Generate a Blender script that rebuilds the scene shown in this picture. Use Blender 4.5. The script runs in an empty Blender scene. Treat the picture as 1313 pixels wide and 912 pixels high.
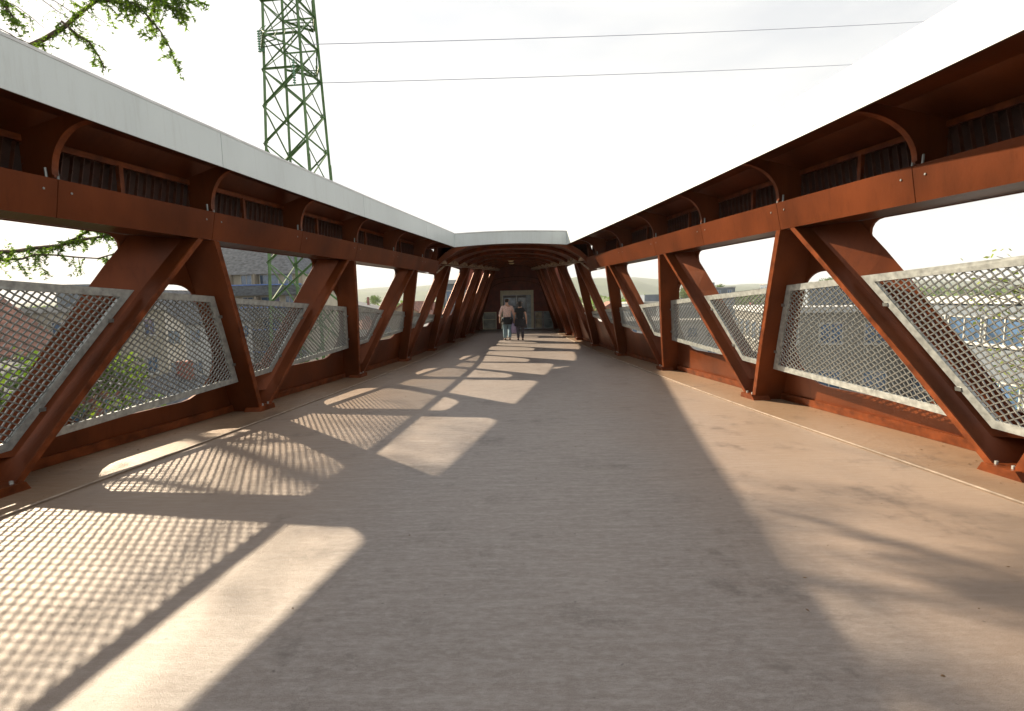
import bpy, bmesh, math, random
import numpy as np
from mathutils import Vector, Matrix, noise
from mathutils.geometry import delaunay_2d_cdt
random.seed(7)
R = math.radians
scene = bpy.context.scene
C = scene.collection

# ------------------------------------------------------------------ camera
cam = bpy.data.objects.new('camera', bpy.data.cameras.new('camera')); C.objects.link(cam)
cam.data.sensor_width = 36; cam.data.lens = 36*656/1313
cam.data.clip_end = 8000; cam.data.clip_start = 0.05
EYE = 1.69
fw = Vector((-0.01918901, 0.99423016, -0.10553753)); rt = Vector((0.99962315, 0.01700567, -0.02154899))
up = rt.cross(fw).normalized(); rt = fw.cross(up).normalized()
cam.matrix_world = Matrix(((rt.x, up.x, -fw.x, 0), (rt.y, up.y, -fw.y, 0), (rt.z, up.z, -fw.z, EYE), (0, 0, 0, 1)))
scene.camera = cam
scene.render.resolution_x = 1024; scene.render.resolution_y = 711

# ------------------------------------------------------------------ light
SUN_A, SUN_B = 1.37, 0.92          # shadow shift per metre of height: to +X and to -Y
tosun = Vector((-SUN_A, SUN_B, 1)).normalized()
sun = bpy.data.objects.new('sun', bpy.data.lights.new('sun', 'SUN')); C.objects.link(sun)
sun.data.energy = 5.0; sun.data.angle = R(0.7); sun.data.color = (1, 0.83, 0.60)
sun.rotation_euler = tosun.to_track_quat('Z', 'Y').to_euler()
W_ = bpy.data.worlds.new('World'); scene.world = W_; W_.use_nodes = True
nt = W_.node_tree; nt.nodes.clear()
out = nt.nodes.new('ShaderNodeOutputWorld'); bg = nt.nodes.new('ShaderNodeBackground')
sky = nt.nodes.new('ShaderNodeTexSky'); sky.sky_type = 'NISHITA'; sky.sun_disc = False
sky.sun_elevation = math.asin(tosun.z)
sky.sun_rotation = math.atan2(tosun.x, tosun.y)
sky.dust_density = 2.5; sky.air_density = 1.0
tc = nt.nodes.new('ShaderNodeTexCoord'); mp = nt.nodes.new('ShaderNodeMapping'); mp.inputs['Scale'].default_value = (1, 1, 3.5)
cn = nt.nodes.new('ShaderNodeTexNoise'); cn.inputs['Scale'].default_value = 2.2; cn.inputs['Detail'].default_value = 6
cr = nt.nodes.new('ShaderNodeValToRGB'); cr.color_ramp.elements[0].position = 0.36; cr.color_ramp.elements[1].position = 0.66
cr.color_ramp.elements[0].color = (.62, .62, .62, 1); cr.color_ramp.elements[1].color = (.95, .95, .95, 1)
mx = nt.nodes.new('ShaderNodeMix'); mx.data_type = 'RGBA'
mx.inputs['B'].default_value = (8.0, 7.85, 7.5, 1)      # thin bright cloud veil
nt.links.new(tc.outputs['Generated'], mp.inputs['Vector']); nt.links.new(mp.outputs['Vector'], cn.inputs['Vector'])
nt.links.new(cn.outputs['Fac'], cr.inputs['Fac']); nt.links.new(cr.outputs['Color'], mx.inputs['Factor'])
nt.links.new(sky.outputs['Color'], mx.inputs['A']); nt.links.new(mx.outputs['Result'], bg.inputs['Color'])
bg.inputs['Strength'].default_value = 0.05
nt.links.new(bg.outputs['Background'], out.inputs['Surface'])
scene.view_settings.view_transform = 'Standard'; scene.view_settings.look = 'None'
scene.view_settings.exposure = 1.55; scene.view_settings.gamma = 1
scene.cycles.max_bounces = 6

# ------------------------------------------------------------------ helpers
def tag(o, label=None, cat=None, group=None, kind=None):
    if label: o['label'] = label
    if cat: o['category'] = cat
    if group: o['group'] = group
    if kind: o['kind'] = kind
    return o
def empty(name, loc=(0, 0, 0), **k):
    o = bpy.data.objects.new(name, None); C.objects.link(o); o.location = loc
    return tag(o, **k)
class MB:
    def __init__(self): self.v = []; self.f = []
    def add(self, vs, fs):
        n = len(self.v); self.v += [tuple(p) for p in vs]; self.f += [tuple(i+n for i in f) for f in fs]
    def box(self, x0, x1, y0, y1, z0, z1, M=None):
        vs = [Vector((x, y, z)) for z in (z0, z1) for y in (y0, y1) for x in (x0, x1)]
        if M: vs = [M @ p for p in vs]
        self.add(vs, [(0, 2, 3, 1), (4, 5, 7, 6), (0, 1, 5, 4), (1, 3, 7, 5), (3, 2, 6, 7), (2, 0, 4, 6)])
    def tube(self, pts, rad, n=6, cap=True):
        pts = [Vector(p) for p in pts]; rings = []
        for i, p in enumerate(pts):
            t = (pts[min(i+1, len(pts)-1)]-pts[max(i-1, 0)]).normalized()
            a = t.orthogonal().normalized() if i == 0 else (rings[-1][1]-t*rings[-1][1].dot(t)).normalized()
            b = t.cross(a); r = rad[i] if isinstance(rad, (list, tuple)) else rad
            rings.append(([p+(a*math.cos(2*math.pi*k/n)+b*math.sin(2*math.pi*k/n))*r for k in range(n)], a))
        vs = [q for rg, _ in rings for q in rg]; fs = []
        for i in range(len(pts)-1):
            for k in range(n): fs.append((i*n+k, i*n+(k+1) % n, (i+1)*n+(k+1) % n, (i+1)*n+k))
        if cap: fs += [tuple(range(n))[::-1], tuple((len(pts)-1)*n+k for k in range(n))]
        self.add(vs, fs)
    def loops(self, rings, cap=True, closed=True):   # rings of equal point count joined
        n = len(rings[0]); vs = [q for r in rings for q in r]; fs = []
        for i in range(len(rings)-1):
            for k in range(n if closed else n-1): fs.append((i*n+k, i*n+(k+1) % n, (i+1)*n+(k+1) % n, (i+1)*n+k))
        if cap: fs += [tuple(range(n))[::-1], tuple((len(rings)-1)*n+k for k in range(n))]
        self.add(vs, fs)
    def build(self, name, m, parent=None, smooth=False, fix=False):
        me = bpy.data.meshes.new(name); me.from_pydata(self.v, [], self.f)
        if fix:
            bm = bmesh.new(); bm.from_mesh(me); bmesh.ops.recalc_face_normals(bm, faces=bm.faces); bm.to_mesh(me); bm.free()
        if smooth: me.polygons.foreach_set('use_smooth', [True]*len(me.polygons))
        if m: me.materials.append(m)
        o = bpy.data.objects.new(name, me); C.objects.link(o)
        if parent: o.parent = parent
        return o
def link(name, me, parent=None, M=None):
    o = bpy.data.objects.new(name, me); C.objects.link(o); o.parent = parent
    if M is not None: o.matrix_local = M
    return o

# ------------------------------------------------------------------ materials
def mat(name, col, rough=0.6, metal=0.0, var=0.12, scale=6.0, bump=0.0, bscale=None, col2=None, stretch=(1, 1, 1), spec=0.5, thin=False, coat=0):
    m = bpy.data.materials.new(name); m.use_nodes = True; n = m.node_tree; b = n.nodes['Principled BSDF']
    b.inputs['Roughness'].default_value = rough; b.inputs['Metallic'].default_value = metal
    b.inputs['Specular IOR Level'].default_value = spec
    if coat: b.inputs['Coat Weight'].default_value = coat; b.inputs['Coat Roughness'].default_value = .25
    t = n.nodes.new('ShaderNodeTexCoord'); mp = n.nodes.new('ShaderNodeMapping'); mp.inputs['Scale'].default_value = stretch
    no = n.nodes.new('ShaderNodeTexNoise'); no.inputs['Scale'].default_value = scale; no.inputs['Detail'].default_value = 8
    n.links.new(t.outputs['Object'], mp.inputs['Vector']); n.links.new(mp.outputs['Vector'], no.inputs['Vector'])
    c2 = col2 or tuple(min(1, c*(1-2.2*var)) for c in col)
    c1 = col if col2 else tuple(min(1, c*(1+2.2*var)) for c in col)
    r = n.nodes.new('ShaderNodeValToRGB'); r.color_ramp.elements[0].position = .3; r.color_ramp.elements[1].position = .7
    r.color_ramp.elements[0].color = (*c2, 1); r.color_ramp.elements[1].color = (*c1, 1)
    n.links.new(no.outputs['Fac'], r.inputs['Fac']); n.links.new(r.outputs['Color'], b.inputs['Base Color'])
    if bump:
        n2 = n.nodes.new('ShaderNodeTexNoise'); n2.inputs['Scale'].default_value = bscale or scale*6; n2.inputs['Detail'].default_value = 5
        n.links.new(mp.outputs['Vector'], n2.inputs['Vector'])
        bu = n.nodes.new('ShaderNodeBump'); bu.inputs['Strength'].default_value = bump; bu.inputs['Distance'].default_value = .02
        n.links.new(n2.outputs['Fac'], bu.inputs['Height']); n.links.new(bu.outputs['Normal'], b.inputs['Normal'])
    return m
M_steel = mat('rust_red_paint', (.112, .028, .008), .37, .3, .16, 1.7, .06, 40, stretch=(1, 1, .5), spec=.2)
M_rust = mat('worn_red_paint', (.14, .035, .010), .44, .25, .22, 7, .1, 60, spec=.2)
M_white = mat('pale_fascia_paint', (.55, .61, .62), .38, 0, .035, 1.2, .02, 30, stretch=(1, 1, .3))
M_cap = mat('grey_capping_metal', (.58, .60, .61), .4, .1, .06, 5)
M_galv = mat('galvanised_steel', (.31, .33, .325), .40, .35, .14, 16, .05, 90)
M_wire = mat('galvanised_wire', (.21, .22, .215), .36, .6, .1, 20)
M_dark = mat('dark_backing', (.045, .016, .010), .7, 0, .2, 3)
def grime(m, amount=.5):
    """drips and scuffs: a second noise darkening the base colour in vertical runs"""
    n = m.node_tree; b = n.nodes['Principled BSDF']; src = b.inputs['Base Color'].links[0].from_socket
    t = n.nodes.new('ShaderNodeTexCoord'); mp = n.nodes.new('ShaderNodeMapping'); mp.inputs['Scale'].default_value = (9, 9, .8)
    no = n.nodes.new('ShaderNodeTexNoise'); no.inputs['Scale'].default_value = 1.6; no.inputs['Detail'].default_value = 7; no.inputs['Roughness'].default_value = .7
    r = n.nodes.new('ShaderNodeMapRange'); r.inputs['From Min'].default_value = .52; r.inputs['From Max'].default_value = .75; r.inputs['To Max'].default_value = amount
    mx = n.nodes.new('ShaderNodeMix'); mx.data_type = 'RGBA'; mx.blend_type = 'MULTIPLY'; mx.inputs['B'].default_value = (.55, .5, .45, 1)
    n.links.new(t.outputs['Object'], mp.inputs['Vector']); n.links.new(mp.outputs['Vector'], no.inputs['Vector'])
    n.links.new(no.outputs['Fac'], r.inputs['Value']); n.links.new(r.outputs['Result'], mx.inputs['Factor'])
    n.links.new(src, mx.inputs['A']); n.links.new(mx.outputs['Result'], b.inputs['Base Color'])
grime(M_steel, .5); grime(M_white, .25)

def deck_material(name, base, dark, pale, edge=False):
    m = bpy.data.materials.new(name); m.use_nodes = True; n = m.node_tree; b = n.nodes['Principled BSDF']
    L = n.links.new
    t = n.nodes.new('ShaderNodeTexCoord')
    def noi(sc, stretch, det=8, ro=.6):
        mp = n.nodes.new('ShaderNodeMapping'); mp.inputs['Scale'].default_value = stretch
        no = n.nodes.new('ShaderNodeTexNoise'); no.inputs['Scale'].default_value = sc; no.inputs['Detail'].default_value = det; no.inputs['Roughness'].default_value = ro
        L(t.outputs['Object'], mp.inputs['Vector']); L(mp.outputs['Vector'], no.inputs['Vector']); return no.outputs['Fac']
    def rng(f, a, c, lo=0, hi=1):
        r = n.nodes.new('ShaderNodeMapRange'); r.inputs['From Min'].default_value = a; r.inputs['From Max'].default_value = c
        r.inputs['To Min'].default_value = lo; r.inputs['To Max'].default_value = hi; L(f, r.inputs['Value']); return r.outputs['Result']
    def mix(f, a, c):
        x = n.nodes.new('ShaderNodeMix'); x.data_type = 'RGBA'; L(f, x.inputs['Factor'])
        for s, v in (('A', a), ('B', c)):
            if isinstance(v, tuple): x.inputs[s].default_value = (*v, 1)
            else: L(v, x.inputs[s])
        return x.outputs['Result']
    broad = rng(noi(.45, (1, 1, 1), 5), .35, .65)
    c = mix(broad, dark, base)
    streak = rng(noi(2.6, (.7, 6, 1), 12, .8), .46, .66, 0, .75)      # brushed across the deck
    c = mix(streak, c, pale)
    fine = rng(noi(8, (1.2, 6, 1), 12, .85), .40, .62, 0, .85)
    c = mix(fine, c, tuple(x*.62 for x in base))
    mott = rng(noi(14, (1, 2.2, 1), 10, .85), .47, .60, 0, .5)
    c = mix(mott, c, pale)
    sx = n.nodes.new('ShaderNodeSeparateXYZ'); L(t.outputs['Object'], sx.inputs[0])
    ab = n.nodes.new('ShaderNodeMath'); ab.operation = 'ABSOLUTE'; L(sx.outputs['X'], ab.inputs[0])
    ad = n.nodes.new('ShaderNodeMath'); ad.operation = 'MULTIPLY_ADD'; L(noi(.7, (1, 1, 1), 4), ad.inputs[0]); ad.inputs[1].default_value = 1.6; L(ab.outputs[0], ad.inputs[2])
    c = mix(rng(ad.outputs[0], 1.8, 3.8, 0, .85), c, (.170, .096, .046))  # greyer worn centre, browner sides with the sunlit golden tone in the colour
    grain = rng(noi(260, (1, 1, 1), 2, .5), .3, .7, 0, .45)
    c = mix(grain, c, tuple(min(1, x*1.5) for x in pale))
    stain = rng(noi(1.1, (1, 1, 1), 12, .8), .54, .66, 0, .6)
    c = mix(stain, c, tuple(x*.55 for x in dark))
    spots = rng(noi(24, (1, 1, 1), 2, .4), .755, .775, 0, .6)
    c = mix(spots, c, (.03, .025, .02))
    L(c, b.inputs['Base Color'])
    L(rng(noi(5, (.7, 5, 1), 6), .3, .7, .36, .55), b.inputs['Roughness'])
    b.inputs['Specular IOR Level'].default_value = .8
    bu = n.nodes.new('ShaderNodeBump'); bu.inputs['Strength'].default_value = .7; bu.inputs['Distance'].default_value = .006
    L(noi(120, (1, 1, 1), 6, .8), bu.inputs['Height'])
    b2 = n.nodes.new('ShaderNodeBump'); b2.inputs['Strength'].default_value = .35; b2.inputs['Distance'].default_value = .01
    L(noi(4, (1.2, 5, 1), 9, .75), b2.inputs['Height']); L(bu.outputs['Normal'], b2.inputs['Normal']); L(b2.outputs['Normal'], b.inputs['Normal'])
    return m
M_deck = deck_material('resin_deck', (.130, .095, .080), (.075, .052, .043), (.30, .275, .262))
M_edge = deck_material('edge_channel', (.165, .112, .078), (.10, .07, .05), (.23, .175, .135))

# ------------------------------------------------------------------ bridge geometry: (side, s, v, d) -> world
def hermite(xs, ys):
    xs = np.array(xs, float); ys = np.array(ys, float); m = np.gradient(ys, xs)
    def f(x):
        x = min(max(x, xs[0]), xs[-1]); i = min(max(int(np.searchsorted(xs, x))-1, 0), len(xs)-2); h = xs[i+1]-xs[i]; t = (x-xs[i])/h
        return float((2*t**3-3*t*t+1)*ys[i]+(t**3-2*t*t+t)*h*m[i]+(-2*t**3+3*t*t)*ys[i+1]+(t**3-t*t)*h*m[i+1])
    return f
WL = hermite([-6, 0, 4.45, 8.16, 11.75, 14.88, 18.02, 21.4, 24.4, 27.4, 30.6, 40], [6.35, 5.42, 4.80, 4.24, 3.77, 3.38, 3.12, 2.90, 2.72, 2.6, 2.55, 2.5])
WR = hermite([-6, 0, 4.59, 8.37, 11.97, 15.22, 18.5, 21.5, 24.4, 27.3, 30.3, 40], [6.2, 5.12, 4.39, 3.77, 3.30, 2.9, 2.6, 2.37, 2.2, 2.08, 2.0, 1.95])
def Wd(side, s): return WL(s) if side < 0 else WR(s)
def K(s): return .15+.20*min(max((s-4)/12, 0), 1)
def P(side, s, v, d=0.0): return Vector((side*(Wd(side, s)-K(s)*v+d), s, v))
BN = {-1: [-6.7, -2.95, .75, 4.45, 8.16, 11.75, 14.88, 18.02, 21.4, 24.4, 27.4, 30.6], 1: [-6.5, -2.8, .85, 4.59, 8.37, 11.97, 15.22, 18.5, 21.5, 24.4, 27.3, 30.3]}
TN = {-1: [-4.8, -1.2, 2.2, 6.59, 10.17, 13.53, 16.5, 19.9, 22.9, 26.0, 29.1], 1: [-4.6, -.8, 3.1, 6.91, 10.42, 13.63, 16.6, 19.9, 22.8, 25.8, 28.8]}
S0, SC, SE = -5.0, 15.2, 31.4     # start, start of the covered part, end
def vch(s): return 2.56 if s < SC+.2 else 2.80+.045*(s-15.4)   # underside of top chord
def Dp(v, s=0): return .5-.27*min(max((s-6)/9, 0), 1)
def rail(s): return 2.225-.054*s
def fbot(s): return .12+.055*s
def srange(a, b, st=.5):
    n = max(1, int(math.ceil((b-a)/st))); return [a+(b-a)*i/n for i in range(n+1)]
def sweep(mb, side, ss, sec):
    rings = [[P(side, s, v, d) for v, d in (sec(s) if callable(sec) else sec)] for s in ss]
    mb.loops(rings)
def prism(mb, side, poly, d0, d1, st=.4):
    """polygon in (s,v) extruded between depths d0 and d1 (numbers or functions of v)"""
    pts = []
    for i, a in enumerate(poly):
        b = poly[(i+1) % len(poly)]; n = max(1, int(math.hypot(b[0]-a[0], b[1]-a[1])/st))
        pts += [(a[0]+(b[0]-a[0])*k/n, a[1]+(b[1]-a[1])*k/n) for k in range(n)]
    g = lambda d, v, s: d(v, s) if callable(d) else d
    A = [P(side, s, v, g(d0, v, s)) for s, v in pts]; B = [P(side, s, v, g(d1, v, s)) for s, v in pts]; n = len(pts)
    mb.add(A+B, [tuple(range(n)), tuple(range(2*n-1, n-1, -1))]+[(k, (k+1) % n, n+(k+1) % n, n+k) for k in range(n)])
def fillet(poly, r, n=6):
    out = []
    for i, p in enumerate(poly):
        a = Vector(poly[i-1])-Vector(p); b = Vector(poly[(i+1) % len(poly)])-Vector(p)
        rr = r[i] if isinstance(r, (list, tuple)) else r
        la, lb = a.length, b.length; a.normalize(); b.normalize()
        ang = a.angle(b); t = min(rr/math.tan(ang/2), la*.49, lb*.49); q = t*math.tan(ang/2)
        c = Vector(p)+(a+b).normalized()*(q/math.sin(ang/2))
        p0 = Vector(p)+a*t; p1 = Vector(p)+b*t; v0 = p0-c; v1 = p1-c
        for k in range(n+1):
            f = k/n; w = v0*math.sin((1-f)*(math.pi-ang))+v1*math.sin(f*(math.pi-ang)); w = w.normalized()*q if w.length > 1e-9 else v0
            out.append(tuple(c+w))
    return out
def inside(p, poly):
    x, y = p; c = False
    for i in range(len(poly)):
        (x1, y1), (x2, y2) = poly[i-1], poly[i]
        if (y1 > y) != (y2 > y) and x < (x2-x1)*(y-y1)/(y2-y1)+x1: c = not c
    return c
def densify(poly, st=.35):
    out = []
    for i, a in enumerate(poly):
        b = poly[(i+1) % len(poly)]; n = max(1, int(math.hypot(b[0]-a[0], b[1]-a[1])/st))
        out += [(a[0]+(b[0]-a[0])*k/n, a[1]+(b[1]-a[1])*k/n) for k in range(n)]
    return out
def holed_plate(mb, side, outer, holes, d, th):
    verts = []; edges = []
    for poly in [outer]+holes:
        n0 = len(verts); verts += [Vector(p) for p in poly]; edges += [(n0+i, n0+(i+1) % len(poly)) for i in range(len(poly))]
    vo, eo, fo, *_ = delaunay_2d_cdt(verts, edges, [], 0, 1e-6)
    keep = []
    for f in fo:
        c = sum((vo[i] for i in f), Vector((0, 0)))/len(f)
        if inside(c, outer) and not any(inside(c, h) for h in holes): keep.append(tuple(f))
    n = len(vo)
    A = [P(side, p.x, p.y, d(p.y, p.x)) for p in vo]; B = [P(side, p.x, p.y, d(p.y, p.x)+th) for p in vo]
    cnt = {}
    for f in keep:
        for i in range(3): e = (f[i], f[(i+1) % 3]); cnt[e] = 1
    sides = [(a, b, b+n, a+n) for (a, b) in cnt if (b, a) not in cnt]
    mb.add(A+B, [f[::-1] for f in keep]+[tuple(i+n for i in f) for f in keep]+sides)

# canopy inner edge (fascia) and section
_yf = lambda s: 1.71 if s < 6.1 else 1.71+(1.61-1.71)*(s-6.1)/9.1
def _scaled(ss, xs):
    k = [_yf(s)/1.61 for s in ss]; return hermite([s*q if s > 0 else s for s, q in zip(ss, k)], [x*q for x, q in zip(xs, k)])
FL = _scaled([-6, 3.78, 4.57, 6.06, 7.92, 15.2], [4.9, 3.72, 3.62, 3.40, 3.13, 1.90])
FR = _scaled([-6, 3.65, 4.9, 6.4, 9.11, 15.2], [4.15, 3.13, 2.97, 2.76, 2.36, 1.37])
def vf(s): return 1.69+(1.71 if s < 6.5 else 1.71-.10*(s-6.5)/8.7)
def vtt(s): return vf(s)+.38*(vf(s)-1.69)/1.61
def FX(side, s): return side*(FL(s) if side < 0 else FR(s))
VF, VT = 3.30, 3.68

# ------------------------------------------------------------------ walkway deck
def sheet(name, xl, xr, z, m, s0=S0, s1=SE, th=.25, kind='structure', parent=None, nx=8):
    mb = MB()
    ss = srange(s0, s1, .5); rings = []
    for s in ss:
        a, b = xl(s), xr(s)
        top = [Vector((a+(b-a)*k/nx, s, z)) for k in range(nx+1)]
        rings.append(top+[Vector((b, s, z-th)), Vector((a, s, z-th))])
    mb.loops(rings)
    o = mb.build(name, m, parent, fix=True); o['kind'] = kind
    if not parent: pass
    return o
walk = sheet('walkway', lambda s: -(WL(s)+.49), lambda s: WR(s)+.49, 0, M_deck)
for side in (-1, 1):
    a = lambda s, side=side: side*(Wd(side, s)+Dp(0, s)-.015)
    b = lambda s, side=side: side*(Wd(side, s)-(.56-.018*max(0, s-4) if s < 19 else .29))
    o = sheet('edge_channel', (a if side < 0 else b), (b if side < 0 else a), .016, M_edge, th=.03, parent=walk, nx=3)
    sheet('channel_trim', (b if side > 0 else (lambda s, b=b: b(s)-.018)), ((lambda s, b=b: b(s)+.018) if side > 0 else b), .023, mat('pale_seam', (.33, .27, .22), .6, 0, .15, 9), th=.02, parent=walk, nx=1)

# ------------------------------------------------------------------ trusses
def mesh_wires(mb, side, poly, near):
    sp = .058; amp = .0045
    xs = [p[0] for p in poly]; ys = [p[1] for p in poly]
    for fam, ang in ((0, R(-30)), (1, R(52))):
        dx, dy = math.cos(ang), math.sin(ang); nx, ny = -dy, dx
        offs = [x*nx+y*ny for x, y in poly]
        k = math.floor(min(offs)/sp)
        while k*sp < max(offs):
            c = k*sp; hits = []
            for i in range(len(poly)):
                a, b = poly[i-1], poly[i]; oa = a[0]*nx+a[1]*ny-c; ob = b[0]*nx+b[1]*ny-c
                if (oa < 0) != (ob < 0):
                    t = oa/(oa-ob); q = (a[0]+(b[0]-a[0])*t, a[1]+(b[1]-a[1])*t); hits.append((q[0]*dx+q[1]*dy, q))
            hits.sort()
            if len(hits) >= 2 and hits[-1][0]-hits[0][0] > .02:
                t0, t1 = hits[0][0], hits[-1][0]; step = sp*1.0 if near else .45
                n = max(1, int(math.ceil((t1-t0)/step)))
                hw = .0056; ht = .0062; rings = []
                for j in range(n+1):
                    t = t0+(t1-t0)*j/n; s = nx*c+dx*t; v = ny*c+dy*t
                    off = (amp if (j+k) % 2 else -amp)*(1 if fam else -1) if near else (.005 if fam else -.005)
                    rings.append([P(side, s+nx*a*hw, v+ny*a*hw, .205+off+e*ht) for a, e in ((-1, -1), (1, -1), (1, 1), (-1, 1))])
                mb.loops(rings, cap=False)
            k += 1
def inset(poly, w):
    out = []; n = len(poly); area = sum(poly[i-1][0]*poly[i][1]-poly[i][0]*poly[i-1][1] for i in range(n)); sg = 1 if area > 0 else -1
    for i in range(n):
        p0, p1, p2 = Vector(poly[i-1]), Vector(poly[i]), Vector(poly[(i+1) % n])
        d1 = (p1-p0).normalized(); d2 = (p2-p1).normalized(); n1 = Vector((-d1.y, d1.x))*sg; n2 = Vector((-d2.y, d2.x))*sg
        m = (n1+n2).normalized(); out.append(tuple(p1+m*(w/max(.35, m.dot(n1)))))
    return out
for side in (-1, 1):
    B, T = BN[side], TN[side]; nm = 'left' if side < 0 else 'right'
    root = empty('bridge_truss', (0, 0, 0), label=('rust red steel truss in shade along the left edge of the walkway' if side < 0 else 'sunlit rust red steel truss along the right edge of the walkway'), cat='bridge truss', group='trusses either side of the walkway')
    post_s = lambda i, v: B[i]-.08+(T[i-1]+.12-(B[i]-.08))*v/vch(T[i-1])      # flange line B_i -> T_{i-1}
    diag_s = lambda i, v: B[i]+.08+(T[i]-.12-(B[i]+.08))*v/vch(T[i])          # flange line B_i -> T_i
    holes = []
    for i in range(1, len(B)-1):
        vt = vch(B[i])-.01; fb = fbot(B[i]); vb = fb+.16 if B[i] < 19 else 1.25
        q_ = min(max((B[i]-6)/8, 0), 1); far = [(diag_s(i, vt)-.36+.22*q_, vt), (diag_s(i, (vt+vb)/2)-.26+.16*q_, (vt+vb)/2)]
        n_ = [(post_s(i, vb)+.12-.07*q_, vb), (post_s(i, vt)+.34-.2*q_, vt)]
        fr = (diag_s(i, vb)-.10, vb) if diag_s(i, vb)-.10 > n_[0][0]+.2 else (n_[0][0]+.2, vb)
        poly = [fr, far[1], far[0], n_[1], n_[0]]
        holes.append(fillet(poly, [.14, 1.2, .17, .16, .14]))
    for i in range(1, len(B)-1):
        v0 = fbot((B[i]+B[i-1])/2)-.09 if B[i] < 19 else 1.2
        v1 = 2.0 if B[i] < 14 else 2.15
        poly = [(diag_s(i-1, v0)+.02, v0), (post_s(i, v0)-.02, v0), (post_s(i, v1)-.03, v1), (diag_s(i-1, v1)+.03, v1)]
        if poly[1][0]-poly[0][0] > .4 and v1-v0 > .4: holes.append(fillet(poly, [.5, .5, .42, .42], 8))
    outer = [(s, 0) for s in srange(S0-.0, SE, .35)]+[(s, vch(s)) for s in reversed(srange(S0, SE, .35))]
    holes = [densify(h) for h in holes if min(p[0] for p in h) > S0+.2 and max(p[0] for p in h) < SE-.2]
    mb = MB(); holed_plate(mb, side, outer, holes, Dp, .03); mb.build('side_plate', M_steel, root, fix=True)
    # seam flat along the foot of the side plate
    mb = MB(); sweep(mb, side, srange(S0, SE), lambda s: [(.02, Dp(0, s)-.03), (.135, Dp(0, s)-.037), (.135, Dp(0, s)), (.02, Dp(0, s))]); mb.build('foot_flat', M_rust, root, fix=True)
    hb = .028
    for i in range(1, len(B)):
        for nmn, line, top in (('post', post_s, i-1), ('diagonal', diag_s, i)):
            if top >= len(T): continue
            vt = vch(T[top]); f = line
            if max(f(i, 0), f(i, vt)) > SE: continue
            mb = MB()
            prism(mb, side, [(f(i, 0)-hb, .0), (f(i, 0)+hb, .0), (f(i, vt)+hb, vt), (f(i, vt)-hb, vt)], 0, lambda v, s: Dp(v, s)+.001, .4)
            m = mb.build(nmn, M_steel, root, fix=True)
            if nmn == 'diagonal':      # slanted stiffener folding from the web out to the side plate
                q_ = min(max((B[i]-6)/8, 0), 1); w0, w1 = .10-.04*q_, .36-.22*q_; rg = []
                for k in range(7):
                    v = .3+(vt-.3)*k/6; a_ = f(i, v); w_ = w0+(w1-w0)*min(1, (v-.3)/(vt-.5)); D_ = Dp(0, a_)
                    rg.append([P(side, a_-hb, v, D_*.42), P(side, a_-hb-w_-.05, v, D_-.004), P(side, a_-hb-w_-.04, v, D_+.004), P(side, a_-hb+.01, v, D_*.46)])
                sf = MB(); sf.loops(rg); sf.build('fold_plate', M_steel, m, fix=True)
            # rounded flange strip on the inner edge
            mb = MB(); w = .04 if nmn == 'post' else .042
            prism(mb, side, [(f(i, 0)-w, .03), (f(i, 0)+w, .03), (f(i, vt-.01)+w, vt-.01), (f(i, vt-.01)-w, vt-.01)], -.014, .004, .4)
            mb.build('flange', M_rust, m, fix=True)
        # base shoe between the two flange feet
        mb = MB(); s = B[i]
        if s < SE-.3:
            prism(mb, side, [(s-.2, .0), (s+.2, .0), (s+.14, .10), (s-.14, .10)], -.07, .2, .5); mb.build('base_shoe', M_rust, root, fix=True)
            for ds in (-.07, .07):
                bo = MB(); c = P(side, s+ds, .1, -.01); bo.tube([c, c+Vector((0, 0, .03))], .016, 6); bo.build('anchor_bolt', M_galv, root)
    # gusset at top nodes, bolts
    mb = MB()
    sweep(mb, side, srange(S0, SE, .5), lambda s: [(vch(s)+.004, .01), (vch(s)+.30 if s < SC else vch(s)+.14, .01), (vch(s)+.30 if s < SC else vch(s)+.14, Dp(2.6, s)+.03), (vch(s)+.004, Dp(2.6, s)+.03)])
    mb.build('top_chord', M_steel, root, fix=True)
    # face plates on the chord, one per half bay, with open joints
    ribs = [4.82+1.83*k for k in range(-5, 6)] if side < 0 else [5.17+1.83*k for k in range(-5, 6)]
    cuts = [S0]+[s for s in ribs if s > S0]+[SC]
    for a, b in zip(cuts, cuts[1:]):
        if b-a < .1: continue
        mb = MB(); sweep(mb, side, srange(a+.004, b-.004, .4), [(2.557, -.004), (2.905, -.004), (2.905, .012), (2.557, .012)])
        o = mb.build('chord_plate', M_steel, root, fix=True)
        for ds, vv in ((.12, 2.8), (-.12, 2.8)):
            s_ = a+ds if ds > 0 else b+ds
            c = P(side, s_, vv, -.004); q = MB(); q.tube([c, c-Vector((side*.006, 0, 0))], .011, 8); q.build('rivet', M_wire, o)
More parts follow.
